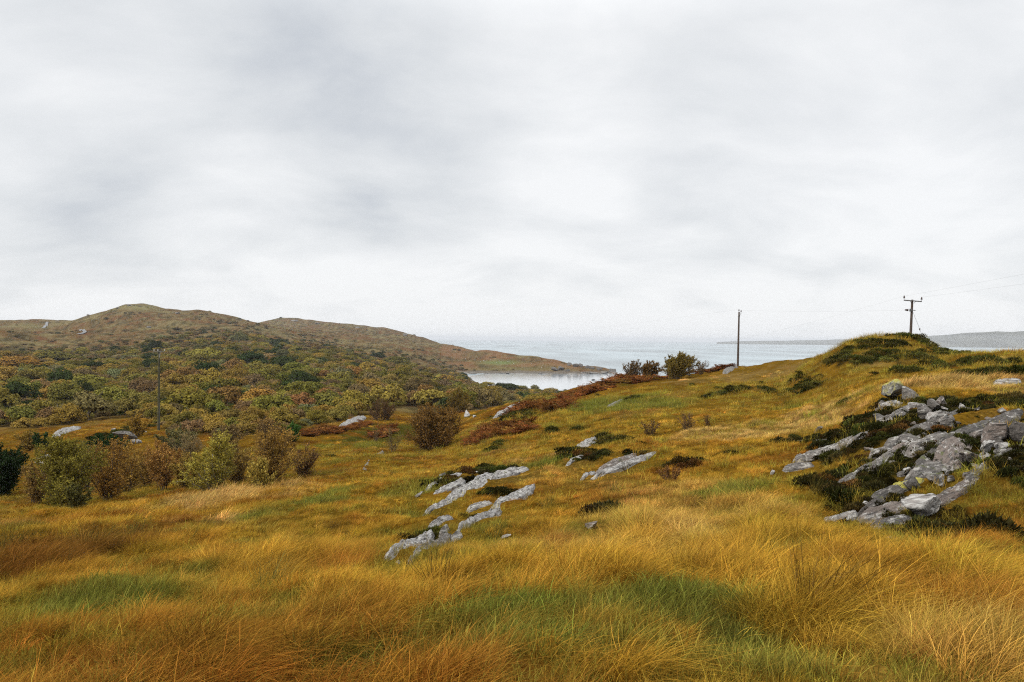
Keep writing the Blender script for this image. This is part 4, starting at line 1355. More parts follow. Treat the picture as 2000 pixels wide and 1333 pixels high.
for px, py, w, hh, mk, lb in SHORE:
    boulder('shore_rock', lb, px, py, w, hh, mk, G_SHORE, 3, .6, rz=0.0)
_d = px_to_dir(1159, 743)
_Y = -HC / _d[2]
_m = rock_mesh('skerry', 2.1, 1.6, 1.2, 5, R_DARK, 6, 3)
tag(add('skerry', _m, loc=(_d[0] * _Y, _Y, .1)), 'lone dark rock breaking the calm water of the bay', 'rock')

# ------------------------------------------------------------------ grass fields
L_STRAW = lib_coll('straw_tuft', [blades_mesh('straw_tuft', M_BLADE, 80, .14, .26, .56, .0042, .75, .55, 5, 100 + i) for i in range(8)]
                   + [blades_mesh('straw_tuft', M_BLADE, 80, .12, .35, .68, .0040, 1.0, .9, 6, 130 + i) for i in range(4)])
L_TUSS = lib_coll('tussock', [blades_mesh('tussock', M_BLADE, 300, .22, .28, .62, .0044, .95, .85, 6, 160 + i, .8) for i in range(6)]
                  + [blades_mesh('tussock', M_BLADE, 240, .17, .34, .66, .0042, .6, .35, 5, 180 + i, .6) for i in range(3)])
L_STRAW_M = lib_coll('straw_clump', [blades_mesh('straw_clump', M_BLADE, 95, .27, .20, .46, .0085, .8, .55, 4, 200 + i) for i in range(10)])
L_STRAW_F = lib_coll('straw_patch', [blades_mesh('straw_patch', M_BLADE, 120, .62, .16, .40, .019, .9, .5, 3, 300 + i) for i in range(10)])
L_GREEN = lib_coll('green_tuft', [blades_mesh('green_tuft', M_GREEN, 90, .15, .07, .20, .0042, .35, .5, 3, 400 + i) for i in range(8)])
L_RUSH = lib_coll('rush_tuft', [blades_mesh('rush_tuft', M_RUSH, 70, .10, .40, .75, .0048, .30, .12, 4, 500 + i, .5) for i in range(6)])
L_HEATH = lib_coll('heather_cushion', [cushion_mesh('heather_cushion', M_HEATH, 520, .24, .17, .045, 600 + i) for i in range(8)])
L_HEATH_F = lib_coll('heather_bank', [cushion_mesh('heather_bank', M_HEATH, 420, .6, .34, .10, 650 + i) for i in range(6)])
L_BRACK = lib_coll('bracken_clump', [bracken_mesh('bracken_clump', M_BRACK, 12, .75, 700 + i) for i in range(6)])


def rock_low(x, y):
    """turf stays short right round a stone"""
    f = np.ones(len(x))
    for A, B, rad in ROCK_FOOT:
        cx, cy = (A[0] + B[0]) / 2, (A[1] + B[1]) / 2
        if math.hypot(cx, cy) > 60:
            continue
        ext = math.hypot(B[0] - A[0], B[1] - A[1]) / 2 + rad + 2.8
        m = (np.abs(x - cx) < ext) & (np.abs(y - cy) < ext)
        if m.any():
            idx = np.nonzero(m)[0]
            sh = max(1.0, math.hypot(cx, cy) / 14)
            d = np.min([seg_dist(x[idx], y[idx] + q_ * sh, A, B) for q_ in (0, .35, .7, 1.1)], axis=0) - rad
            f[idx] = np.minimum(f[idx], .32 + .68 * sstep(.0, .5, d))
    return f


def rock_clear(x, y, margin=.0):
    keep = np.ones(len(x), bool)
    for A, B, rad in ROCK_FOOT:
        cx, cy = (A[0] + B[0]) / 2, (A[1] + B[1]) / 2
        ext = math.hypot(B[0] - A[0], B[1] - A[1]) / 2 + rad + margin
        m = (np.abs(x - cx) < ext) & (np.abs(y - cy) < ext) & keep
        if m.any():
            idx = np.nonzero(m)[0]
            keep[idx] = seg_dist(x[idx], y[idx], A, B) > rad + margin
    return keep


def grow(x, y, prob, lib, nvar, name, label, cat, scale, col, wind=.5, tilt=.6, jitter=.22, z_off=0.0, margin=.02):
    ok = (rng.uniform(0, 1, len(x)) < prob) & visible(x, y)
    ok &= rock_clear(x, y, margin)
    x, y = x[ok], y[ok]
    z = h(x, y) + z_off
    tx, ty = slope_tilt(x, y, tilt)
    n = len(x)
    swirl = .9 * fbm(x / 1.7, y / 1.7, 191, 2) + .5 * fbm(x / 7, y / 7, 193, 2)
    rot = np.stack([tx + rng.normal(0, .10, n), ty + rng.normal(0, .10, n), swirl * min(1, wind * 2) + rng.normal(.0, wind * .8, n)], 1)
    s = scale[ok] * rng.uniform(.75, 1.3, n)
    tint = col[ok] * np.exp(rng.normal(0, jitter, n))[:, None] * np.exp(rng.normal(0, .07, (n, 3)))
    return scatter(name, label, cat, lib, nvar, np.stack([x, y, z], 1), rot, s, tint)


def straw_params(x, y):
    c, W = near_colour(x, y)
    cl = sstep(-.22, .34, fbm(x / .75, y / .95, 111, 2))
    r = np.hypot(x, y)
    p = (.06 + .86 * cl) * (1 - .45 * W['green']) * (1 - .8 * W['heath']) * (1 - .8 * W['brack'])
    near = 1 - sstep(14, 18, np.hypot(x, y))
    sc = (.30 + .16 * cl + (.45 + .30 * cl) * W['tall'] * (1 - .55 * near)) * (1 - .25 * W['green']) * (1 + .35 * W['pale']) * (1 - .3 * W['heath'])
    tall = fbm(x / 3, y / 3, 115, 2)
    sc *= 1 + .35 * tall
    sc *= rock_low(x, y)
    return c, W, p, sc


x, y = field(2.6, 14, 19000)
c, W, p, sc = straw_params(x, y)
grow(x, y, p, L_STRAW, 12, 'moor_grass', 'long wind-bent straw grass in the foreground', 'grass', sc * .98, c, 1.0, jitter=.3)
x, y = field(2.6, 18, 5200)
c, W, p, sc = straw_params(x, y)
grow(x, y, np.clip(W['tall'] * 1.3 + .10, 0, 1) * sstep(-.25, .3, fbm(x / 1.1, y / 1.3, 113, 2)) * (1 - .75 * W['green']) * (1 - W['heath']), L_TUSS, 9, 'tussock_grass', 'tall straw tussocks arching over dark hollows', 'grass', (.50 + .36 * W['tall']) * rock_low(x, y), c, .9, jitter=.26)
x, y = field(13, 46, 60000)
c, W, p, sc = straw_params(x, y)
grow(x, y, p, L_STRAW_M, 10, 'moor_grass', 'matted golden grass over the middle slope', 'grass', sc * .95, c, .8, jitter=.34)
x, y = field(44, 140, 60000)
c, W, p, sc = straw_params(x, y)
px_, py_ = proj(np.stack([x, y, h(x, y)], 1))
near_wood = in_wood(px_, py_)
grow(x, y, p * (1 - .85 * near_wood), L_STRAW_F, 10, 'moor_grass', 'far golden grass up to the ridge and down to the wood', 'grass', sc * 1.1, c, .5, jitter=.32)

# short green grass between the tufts
x, y = field(2.6, 15, 15000)
c, W = near_colour(x, y)
gc = C_GREEN * (.9 + .5 * rng.uniform(0, 1, len(x)))[:, None] + (C_OLIVE - C_GREEN) * (.55 * (1 - W['green']))[:, None]
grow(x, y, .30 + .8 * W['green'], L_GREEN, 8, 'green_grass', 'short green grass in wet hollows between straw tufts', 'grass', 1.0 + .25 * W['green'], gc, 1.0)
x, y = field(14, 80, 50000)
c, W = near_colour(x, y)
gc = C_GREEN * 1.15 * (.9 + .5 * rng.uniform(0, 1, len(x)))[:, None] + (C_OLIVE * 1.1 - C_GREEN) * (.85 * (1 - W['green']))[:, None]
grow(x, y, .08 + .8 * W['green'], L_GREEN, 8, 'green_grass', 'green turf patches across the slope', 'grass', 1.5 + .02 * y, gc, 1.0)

# rushes
x, y = field(3.2, 60, 24000)
c, W = near_colour(x, y)
r_ = np.hypot(x, y)
pr = (.03 + .75 * W['rush'] + .35 * W['dark']) * sstep(-.2, .35, fbm(x / .8, y / .9, 121, 2)) * (1 - W['heath']) * np.where(r_ < 15, .55, 1) * np.where((r_ > 20) & (W['rush'] < .1), .3, 1)
rc = np.array((.15, .085, .022)) + (np.array((.07, .085, .025)) - np.array((.15, .085, .022))) * rng.uniform(0, 1, len(x))[:, None]
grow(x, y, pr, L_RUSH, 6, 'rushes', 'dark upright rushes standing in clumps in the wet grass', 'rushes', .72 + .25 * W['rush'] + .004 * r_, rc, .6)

# heather
x, y = field(9, 34, 26000)
c, W = near_colour(x, y)
hc = C_HEATH * (.7 + .8 * rng.uniform(0, 1, len(x)))[:, None]
mossy = sstep(.1, .5, fbm(x / 1.3, y / 1.3, 131, 3))
hc = hc + (np.array((.060, .070, .015)) - hc) * (.75 * mossy)[:, None]
rusty = sstep(.2, .5, fbm(x / 1.1, y / 1.0, 135, 3))
hc = hc + (np.array((.13, .06, .018)) - hc) * (.6 * rusty)[:, None]
grow(x, y, .8 * sstep(.25, .8, W['heath']), L_HEATH, 8, 'heather', 'dark heather and moss round the crag and slabs', 'heather', (.35 + .65 * W['heath'] * rng.uniform(.3, 1.2, len(x))) * (.35 + .65 * rock_low(x, y)), hc, 3.0, .9, .3, -.03, -.10)
x, y = field(33, 120, 22000)
c, W = near_colour(x, y)
hc = np.array((.060, .060, .014)) * (.6 + .8 * rng.uniform(0, 1, len(x)))[:, None]
grow(x, y, .9 * sstep(.25, .8, W['heath']), L_HEATH_F, 6, 'heather', 'heather mats on the upper slope and the pole mound', 'heather', .3 + .5 * W['heath'] * rng.uniform(.3, 1.2, len(x)), hc, 3.0, .9, .3, -.06, -.05)

# bracken
x, y = field(45, 135, 26000)
c, W = near_colour(x, y)
bc = C_BRACK * (.7 + .8 * rng.uniform(0, 1, len(x)))[:, None]
bc = bc + (np.array((.23, .12, .03)) - bc) * (.6 * (rng.uniform(0, 1, len(x)) < .25))[:, None]
grow(x, y, .9 * W['brack'], L_BRACK, 6, 'bracken', 'rust-red dead bracken in drifts along the ridge and hollow', 'bracken', .8 + .5 * W['brack'] * rng.uniform(.5, 1.2, len(x)), bc, 3.0, .7, .25)

# ------------------------------------------------------------------ woods
def crown_mesh(name, nclump, per, leaf, seed, flat=.72, low=.0, spread=.78):
    g = np.random.default_rng(seed)
    P, Q, S = [], [], []
    for k in range(nclump):
        a = g.uniform(0, 2 * math.pi)
        u = g.uniform(low, 1) ** .75
        el = math.asin(np.clip(u, -1, 1))
        rr_ = spread * g.uniform(.62, 1.08)
        c = np.array([math.cos(a) * math.cos(el), math.sin(a) * math.cos(el), math.sin(el) * flat]) * rr_
        cr_ = g.uniform(.20, .38)
        d = g.normal(0, 1, (per, 3))
        d /= np.linalg.norm(d, axis=1)[:, None]
        d[:, 2] = np.where(d[:, 2] < -.35, -d[:, 2], d[:, 2])
        rad = cr_ * g.uniform(.55, 1.08, per) ** .6
        P.append(c + d * rad[:, None] * [1, 1, .8])
        Q.append(d + g.normal(0, .33, (per, 3)) + [0, 0, .2])
        S.append(np.full(per, leaf))
    P, Q, S = np.concatenate(P), np.concatenate(Q), np.concatenate(S)
    V, F = leaf_quads(P, Q, S, g, .7)
    V[:, 2] += .25
    me = np_mesh(name, V, F, M_LEAF)
    fattr(me, 'rnd', np.repeat(g.uniform(0, 1, len(P)), 4))
    return me


def tube_mesh(segs, mat, name, sides=5):
    """segs: array rows (p0, p1, r0, r1)"""
    P0, P1 = np.array([s[0] for s in segs]), np.array([s[1] for s in segs])
    R0, R1 = np.array([s[2] for s in segs]), np.array([s[3] for s in segs])
    d = P1 - P0
    d /= np.maximum(np.linalg.norm(d, axis=1)[:, None], 1e-9)
    ref = np.where(np.abs(d[:, 2:3]) > .9, [[1.0, 0, 0]], [[0, 0, 1.0]])
    a = np.cross(d, ref)
    a /= np.linalg.norm(a, axis=1)[:, None]
    b = np.cross(d, a)
    ang = np.arange(sides) * 2 * math.pi / sides
    ring = a[:, None, :] * np.cos(ang)[None, :, None] + b[:, None, :] * np.sin(ang)[None, :, None]
    V = np.concatenate([P0[:, None] + ring * R0[:, None, None], P1[:, None] + ring * R1[:, None, None]], 1).reshape(-1, 3)
    k = np.arange(sides)
    f = np.stack([k, (k + 1) % sides, sides + (k + 1) % sides, sides + k], 1)
    F = (np.arange(len(segs)) * 2 * sides)[:, None, None] + f[None]
    return np_mesh(name, V, F.reshape(-1, 4), mat, True)


def trunk_segs(seed, limbs=6, top=.55, rad=.07):
    g = np.random.default_rng(seed)
    S = []
    p = np.array([0, 0, -.12])
    dirn = np.array([g.normal(0, .12), g.normal(0, .12), 1.0])
    r = rad
    for k in range(4):
        q_ = p + dirn * (top + .12) / 4 + g.normal(0, .02, 3)
        S.append((p, q_, r, r * .82))
        p, r = q_, r * .82
        if k >= 1:
            for j in range(limbs // 3):
                a = g.uniform(0, 6.28)
                e1_ = p + np.array([math.cos(a) * .3, math.sin(a) * .3, .2])
                e2_ = e1_ + np.array([math.cos(a) * .22, math.sin(a) * .22, .22])
                S.append((p, e1_, r * .6, r * .4))
                S.append((e1_, e2_, r * .4, r * .15))
    return S


CROWNS = [crown_mesh('crown', 30, 120, .105, 800 + i) for i in range(6)] + [crown_mesh('crown', 40, 120, .09, 820 + i, .85, -.25) for i in range(4)] + [crown_mesh('crown', 22, 110, .115, 840 + i, .6, .0) for i in range(3)]
TRUNKS = [tube_mesh(trunk_segs(860 + i), M_BARK, 'trunk') for i in range(4)]

KIND = {   # colour word: tint
    'dark green': (.036, .048, .014), 'olive': (.155, .128, .028), 'ochre': (.255, .170, .036), 'rust': (.215, .125, .038),
    'grey-brown': (.185, .125, .052), 'yellow-green': (.205, .17, .034), 'grey-green': (.15, .145, .062),
}

placed = []         # x, y, R


def tree(kind, b, R, squat, seed, label, group, tint=None, ci=None):
    t = empty('broadleaf_tree', (b[0], b[1], b[2] - .05), (seed * 1.7) % 6.28)
    tag(t, label, 'tree', group)
    g = np.random.default_rng(seed)
    col = np.array(KIND[kind] if tint is None else tint) * np.exp(g.normal(0, .15)) * np.exp(g.normal(0, .06, 3))
    cw = add('crown', CROWNS[int(g.integers(0, len(CROWNS))) if ci is None else ci], t)
    cw.scale = (R * g.uniform(.9, 1.1), R * g.uniform(.9, 1.1), R * squat)
    cw['tint'] = [float(v) for v in col]
    tr = add('trunk', TRUNKS[int(g.integers(0, 4))], t)
    tr.scale = (R, R, R * squat * 1.1)
    return t


G_WOOD = 'trees of the valley wood'
# the trees one picks out at first sight: kind, px, row of the foot, width px, height px, label
SPECIAL = [
    ('dark green', 28, 800, 105, 62, 'very big dark green oak at the frame edge of the valley wood'),
    ('dark green', 402, 748, 66, 48, 'round almost black-green tree in the middle of the wood'),
    ('rust', 352, 760, 78, 52, 'large orange-brown oak just beyond the crossbar pole'),
    ('olive', 108, 712, 100, 32, 'wide olive oak on the upper wood edge under the moor slope'),
    ('ochre', 40, 722, 90, 30, 'wide golden oak over the very big dark green oak'),
    ('dark green', 305, 682, 26, 20, 'small dark round tree on the hillside above the crossbar pole'),
    ('dark green', 288, 690, 22, 14, 'low dark tree in the hillside copse above the crossbar pole'),
    ('grey-green', 467, 670, 36, 24, 'pale grey-green round tree high on the hillside'),
    ('dark green', 545, 676, 44, 16, 'long dark copse tree on the far hillside'),
    ('yellow-green', 400, 705, 66, 30, 'big yellow-green oak uphill of the black-green tree'),
    ('dark green', 490, 712, 70, 28, 'dark green oak at the head of the long green belt'),
    ('dark green', 560, 722, 60, 28, 'second dark green oak along the long green belt'),
    ('olive', 500, 730, 60, 26, 'olive oak below the head of the long green belt'),
    ('yellow-green', 565, 785, 68, 30, 'bright yellow-green oak half-way down the wood'),
    ('ochre', 548, 764, 40, 22, 'golden tree touching the bright yellow-green oak'),
    ('olive', 655, 776, 62, 30, 'domed olive oak beside the bright yellow-green oak'),
    ('dark green', 690, 795, 74, 30, 'spreading dark green oak near the whale-backed slab'),
    ('rust', 610, 768, 40, 24, 'rust-coloured tree between the two domed oaks'),
    ('grey-brown', 662, 822, 54, 26, 'bare brownish thicket tree next to the whale-backed slab'),
    ('olive', 770, 712, 60, 18, 'olive tree above the white cottage'),
    ('yellow-green', 825, 740, 40, 16, 'pale yellow-green tree beyond the white cottage'),
    ('grey-green', 195, 800, 60, 34, 'silvery green willow in front of the very big dark green oak'),
    ('grey-green', 155, 790, 50, 28, 'smaller silvery willow beside the larger silvery willow'),
    ('grey-green', 245, 792, 40, 22, 'light green willow by the two silvery willows'),
    ('ochre', 45, 822, 60, 34, 'golden thicket tree in front of the very big dark green oak'),
    ('olive', 935, 768, 50, 22, 'olive tree on the bank where the bay begins'),
    ('ochre', 950, 758, 34, 14, 'orange-brown scrub tree on the bank where the bay begins'),
]
# on the low bay shore, behind the ridge: (kind, px, distance, width px, row of the top, label)
BAYTREES = [
    ('dark green', 985, 480, 62, 764, 'dark tree at the near end of the bay shore wood'),
    ('olive', 1012, 520, 44, 761, 'olive tree in the middle of the bay shore wood'),
    ('grey-green', 1046, 560, 20, 750, 'tall rounded tree rising over the bay shore wood'),
    ('ochre', 1072, 540, 44, 755, 'brownish tree beyond the tall rounded tree of the bay shore'),
    ('dark green', 1102, 500, 46, 759, 'dark tree at the ridge end of the bay shore wood'),
]
for i, (kd, px, Y, w, top, lb) in enumerate(BAYTREES):
    X = (px - 1000) / FPX * Y
    b = np.array([X, Y, float(h(X, Y))])
    R = w * .5 / FPX * Y
    H = HC + px_to_dir(px, top)[2] * Y - b[2]
    tree(kd, b, R, max(H / (R * 1.15), .5), 3500 + i, lb, None)
    placed.append((b[0], b[1], R))
LAND = []
for i, (kd, px, py, w, hh, lb) in enumerate(SPECIAL):
    b = ground(px, py, 60)
    R = w * .5 / FPX * b[1] * 1.05
    H = hh / FPX * b[1]
    tree(kd, b, R, max(H / (R * 1.2), .45), 3000 + i, lb, None, ci=6 + i % 4 if kd == 'dark green' else None)
    placed.append((b[0], b[1], R))
    LAND.append((px, py - hh * .5, lb))

def wood_ok(x, y):
    z = h(x, y)
    px, py = proj(np.stack([x, y, z], 1))
    lo = np.interp(px, [p[0] for p in WLOW], [p[1] for p in WLOW])
    hi = np.interp(px, [p[0] for p in WTOP], [p[1] for p in WTOP])
    r = np.hypot(x, y)
    near_bay = (px > 930) & (r > 260)
    return (((py < lo) & (py > hi)) | near_bay) & (z > 1.5) & (r > 84) & (r < 900) & (px < 1140), px, py


cell = {}


def too_close(x, y, R):
    cx, cy = int(x // 12), int(y // 12)
    for a in (-1, 0, 1):
        for b in (-1, 0, 1):
            for (X, Y, S) in cell.get((cx + a, cy + b), ()):
                if (X - x) ** 2 + (Y - y) ** 2 < (.66 * (R + S)) ** 2:
                    return True
    return False


for X, Y, S in placed:
    cell.setdefault((int(X // 12), int(Y // 12)), []).append((X, Y, S))
NC = 60000
ph = np.radians(rng.uniform(-36, 5.5, NC))
rc_ = np.exp(rng.uniform(math.log(84), math.log(900), NC))
wx, wy = rc_ * np.sin(ph), rc_ * np.cos(ph)
okw, wpx, wpy = wood_ok(wx, wy)
okw &= visible(wx, wy, 6.0)
# openings in the wood
for cx, cy, rx, ry in ((1000, 782, 40, 5), (755, 732, 12, 8), (480, 690, 24, 6), (440, 694, 8, 8), (640, 812, 30, 5), (380, 680, 60, 4)):
    okw &= ((wpx - cx) / rx) ** 2 + ((wpy - cy) / ry) ** 2 > 1
wz = h(wx, wy)
thin = sstep(330, 640, rc_)                                   # the wood opens out up the hillside
okw &= (fbm(wx / 38, wy / 60, 151, 3) > -.9 + .95 * thin - .5 * (wpx > 900))
wx, wy, wz, wpx, wpy, rc_ = (a[okw] for a in (wx, wy, wz, wpx, wpy, rc_))
base_kind = fbm(wx / 30, wy / 45, 161, 3)
acc_trees = []
for i in range(len(wx)):
    r = rc_[i]
    u = rng.uniform()
    R = (1.0 + 1.5 * u * u) if r < 135 else (1.7 + 3.6 * u * u if r < 240 else (2.2 + 3.6 * u * u))
    if wpx[i] > 915 and wpy[i] - 1.5 * R / r * FPX < np.interp(wpx[i], [915, 1000, 1130], [738, 753, 758]):
        continue
    if too_close(wx[i], wy[i], R):
        continue
    cell.setdefault((int(wx[i] // 12), int(wy[i] // 12)), []).append((wx[i], wy[i], R))
    q_ = base_kind[i] + rng.normal(0, .34)
    fr = r < 150
    if q_ > .55: kd = 'dark green' if not fr else 'olive'
    elif q_ > .28: kd = 'olive'
    elif q_ > .12: kd = 'yellow-green' if rng.uniform() < .7 else 'grey-green'
    elif q_ > -.22: kd = 'ochre' if rng.uniform() < (.8 if fr else .5) else 'olive'
    elif q_ > -.45: kd = 'grey-brown'
    else: kd = 'rust' if rng.uniform() < .25 else ('ochre' if rng.uniform() < .5 else 'olive')
    acc_trees.append((R / r, i, R, kd))
acc_trees.sort(reverse=True)
N_TREE = 268
ORD = ['first', 'second', 'third', 'fourth', 'fifth', 'sixth', 'seventh', 'eighth', 'ninth', 'tenth', 'eleventh', 'twelfth', 'thirteenth', 'fourteenth', 'fifteenth', 'sixteenth', 'seventeenth', 'eighteenth', 'nineteenth', 'twentieth']
MARKS = [(28, 765, 'the big dark oak'), (402, 722, 'the almost black-green tree'), (352, 735, 'the large orange-brown oak'),
         (310, 800, 'the crossbar pole'), (108, 695, 'the wide olive oak'), (195, 785, 'the larger silvery willow'), (565, 770, 'the bright yellow-green oak'),
         (655, 760, 'the domed olive oak'), (690, 780, 'the spreading dark green oak'), (690, 828, 'the whale-backed slab'), (490, 698, 'the long green belt'),
         (757, 726, 'the white cottage'), (130, 842, 'the white-backed pasture rock'), (895, 790, 'the round olive bush'), (990, 765, 'the bay shore wood'),
         (745, 805, 'the dark round thicket'), (575, 845, 'the bright green broom bush'), (480, 684, 'the bare clearing rock'), (246, 835, 'the dark pasture outcrop')]
todo = {}
for sz, i, R, kd in acc_trees[:N_TREE]:
    sq = rng.uniform(.75, 1.05)
    cy_ = wpy[i] - R * .6 / rc_[i] * FPX
    k = min(range(len(MARKS)), key=lambda m: (MARKS[m][0] - wpx[i]) ** 2 + 2.5 * (MARKS[m][1] - cy_) ** 2)
    dist = math.hypot(MARKS[k][0] - wpx[i], MARKS[k][1] - cy_)
    size = 'small' if R / rc_[i] * FPX < 12 else ('broad' if R / rc_[i] * FPX > 20 else 'rounded')
    todo.setdefault((kd, size, k), []).append((dist, i, R, sq))
for (kd, size, k), lst in todo.items():
    lst.sort()
    for n_, (dist, i, R, sq) in enumerate(lst):
        art = ORD[n_] if n_ < 20 else 'outermost'
        lb = '%s %s wood tree, %s of its kind out from %s' % (size, kd, art, MARKS[k][2])
        if len(lst) == 1:
            lb = '%s %s wood tree, only one of its kind near %s' % (size, kd, MARKS[k][2])
        tree(kd, (wx[i], wy[i], wz[i]), R, sq * 1.15, 4000 + i, lb, G_WOOD)
# the rest of the wood and the hillside scrub read as one mass
L_CROWN = lib_coll('wood_crown', CROWNS)
restt = acc_trees[N_TREE:]
ri = np.array([i for _, i, _, _ in restt], dtype=int)
rR = np.array([R for _, _, R, _ in restt])
rt = np.array([KIND[k] for _, _, _, k in restt]) * np.exp(rng.normal(0, .2, len(ri)))[:, None]
nr = len(ri)
scatter('woodland', 'mixed autumn wood climbing the hillside, crowns merging with distance', 'wood', L_CROWN, len(CROWNS),
        np.stack([wx[ri], wy[ri], wz[ri] - .2], 1), np.stack([np.zeros(nr), np.zeros(nr), rng.uniform(0, 6.28, nr)], 1),
        np.stack([rR, rR, rR * rng.uniform(.7, 1.0, nr)], 1), rt)

# hillside scrub: small dark bushes and heather clumps over the moor
NS = 26000
ph = np.radians(rng.uniform(-37, 8.5, NS))
rs = np.exp(rng.uniform(math.log(260), math.log(2300), NS))
sx_, sy_ = rs * np.sin(ph), rs * np.cos(ph)
sz_ = h(sx_, sy_)
spx, spy = proj(np.stack([sx_, sy_, sz_], 1))
f = fbm(sx_ / 55, sy_ / 85, 171, 4)
hi = np.interp(spx, [p[0] for p in WTOP], [p[1] for p in WTOP])
low = sstep(-32, 0, spy - hi)
oks = (f + rng.normal(0, .16, NS) >.60 - .84 * low - .25 * ((spx > 870) & (spx < 1000) & (spy > 715))) & visible(sx_, sy_, 2.0) & (sz_ > 2.0) & (rs > 300) & (rng.uniform(0, 1, NS) < .7)
oks &= ~((spx > 905) & (spy < 723) & (spy > 701) & (spx < 1090))
sx_, sy_, sz_, rs, f = sx_[oks], sy_[oks], sz_[oks], rs[oks], f[oks]
ns = len(sx_)
sc_ = rng.uniform(.5, 1.9, ns) ** 1.2 * (1 + .0003 * rs)
pal = np.array([(.12, .095, .034), (.15, .105, .045), (.155, .095, .042), (.08, .078, .026), (.18, .15, .06)])
scatter('hillside_scrub', 'low brown and olive scrub scattered over the moorland hill', 'scrub', L_CROWN, len(CROWNS), np.stack([sx_, sy_, sz_ - .2], 1),
        np.stack([np.zeros(ns), np.zeros(ns), rng.uniform(0, 6.28, ns)], 1), np.stack([sc_ * 1.3, sc_ * 1.3, sc_ * .95], 1), pal[rng.integers(0, 5, ns)] * np.exp(rng.normal(0, .2, ns))[:, None])

# ------------------------------------------------------------------ bushes and saplings, each one grown from its own stems
LEAF_N, LEAF_S = 4.4, 1.02


def bush(name, label, px, py, w, hh, leaf_col, nleaf=2500, leaf=.07, stems=16, twigs=3, lean=0.0, bark=None, cat='bush', group=None, spread=1.0, bare_low=.10, core=0.0, leaf_top=0.0, base_w=.22, thick=1.0):
    nleaf, leaf = int(nleaf * LEAF_N), leaf * LEAF_S
    b = ground(px, py, 20)
    k = b[1] / FPX
    Wd, H = w * k * .5, hh * k
    seed = int(px * 17 + py * 3 + w)
    g = np.random.default_rng(seed)
    root = empty(name, (b[0], b[1], b[2]))
    tag(root, label, cat, group)
    S, tips = [], []
    rb = .028 * (H / 3) ** .5 * thick
    for s in range(stems):
        a = g.uniform(0, 6.28)
        rr_ = Wd * base_w * math.sqrt(g.uniform(0, 1))
        p = np.array([rr_ * math.cos(a), rr_ * math.sin(a), -.15])
        tgt = np.array([math.cos(a + g.normal(0, .5)), math.sin(a + g.normal(0, .5)), 0]) * Wd * spread * math.sqrt(g.uniform(.02, 1))
        top = H * math.sqrt(max(.1, 1 - .62 * (np.linalg.norm(tgt) / (Wd * spread + 1e-6)) ** 2)) * g.uniform(.8, 1.03)
        r0 = rb * g.uniform(.6, 1.3)
        prev = p
        n = 7
        for j in range(1, n + 1):
            t = j / n
            q_ = p * (1 - t) + np.array([tgt[0] * t ** 1.25 + lean * H * t * t, tgt[1] * t ** 1.25, top * (t * .82 + .18 * math.sin(t * 1.57))]) * 1.0
            q_ = q_ + g.normal(0, .035 * H / 3, 3)
            S.append((prev, q_, r0 * (1 - .8 * (t - 1 / n)), r0 * (1 - .8 * t)))
            if t > bare_low:
                dd = (q_ - prev) / max(np.linalg.norm(q_ - prev), 1e-6)
                for m in range(twigs):
                    v = dd * .7 + g.normal(0, .62, 3) + [lean * .8, 0, .35]
                    v /= np.linalg.norm(v)
                    l_ = H * .17 * g.uniform(.5, 1.3) * (1.15 - .5 * t)
                    e1_ = q_ + v * l_
                    S.append((q_, e1_, r0 * .34 * (1.1 - .6 * t), r0 * .17))
                    tips.append((q_, e1_))
                    for m2 in range(2):
                        v2 = v + g.normal(0, .55, 3) + [lean * .6, 0, .25]
                        v2 /= np.linalg.norm(v2)
                        e2_ = e1_ + v2 * l_ * .7
                        st = q_ + (e1_ - q_) * g.uniform(.5, 1)
                        S.append((st, e2_, r0 * .17, r0 * .07))
                        tips.append((st, e2_))
            prev = q_
    add('branches', tube_mesh(S, bark or M_TWIG, 'branches', 4), root)
    if nleaf:
        T0, T1 = np.array([t[0] for t in tips]), np.array([t[1] for t in tips])
        wgt = np.exp(leaf_top * (T1[:, 2] / H))
        idx = g.choice(len(tips), nleaf, p=wgt / wgt.sum())
        P = T0[idx] + (T1[idx] - T0[idx]) * g.uniform(.2, 1.1, nleaf)[:, None] + g.normal(0, .05 * H / 3, (nleaf, 3))
        V, F = leaf_quads(P, g.normal(0, 1, (nleaf, 3)) + [0, 0, .4], np.full(nleaf, leaf), g, .7)
        key = tuple(round(c, 3) for c in leaf_col)
        if key not in LEAFM:
            LEAFM[key] = mat_leaf('bush_leaf', .22, .55, None, tuple(1.25 * c for c in leaf_col))
        me = np_mesh('leaves', V, F, LEAFM[key])
        fattr(me, 'rnd', np.repeat(g.uniform(0, 1, nleaf), 4))
        add('leaves', me, root)
    return root


LEAFM = {}
G_ROW = 'willows and birches along the boggy hollow'
bush('dark_gorse', 'dense blackish green gorse at the frame edge behind the willow row', -2, 972, 110, 92, (.018, .030, .010), 9000, .10, 26, 4, spread=1.0, group=G_ROW, bare_low=.05)
bush('willow', 'big greenish willow with yellow leaves heading the row in the hollow', 118, 992, 150, 122, (.165, .138, .024), 5600, .085, 24, 3, group=G_ROW, bare_low=.12, leaf_top=.4)
bush('willow', 'small orange-leaved willow bush in front of the big greenish willow', 70, 985, 80, 75, (.20, .125, .035), 2000, .08, 14, 3, group=G_ROW)
bush('willow', 'dark-stemmed brown willow leaning beside the big greenish willow', 212, 975, 90, 112, (.22, .12, .026), 2100, .085, 14, 3, .05, group=G_ROW, thick=1.3)
bush('willow', 'amber willow thicket between the brown willow and the pale orange one', 248, 962, 80, 88, (.27, .165, .035), 2300, .08, 14, 3, group=G_ROW)
bush('willow', 'pale orange willow with thin leafage in the middle of the row', 318, 956, 90, 84, (.28, .15, .04), 2100, .08, 14, 3, group=G_ROW, leaf_top=.4)
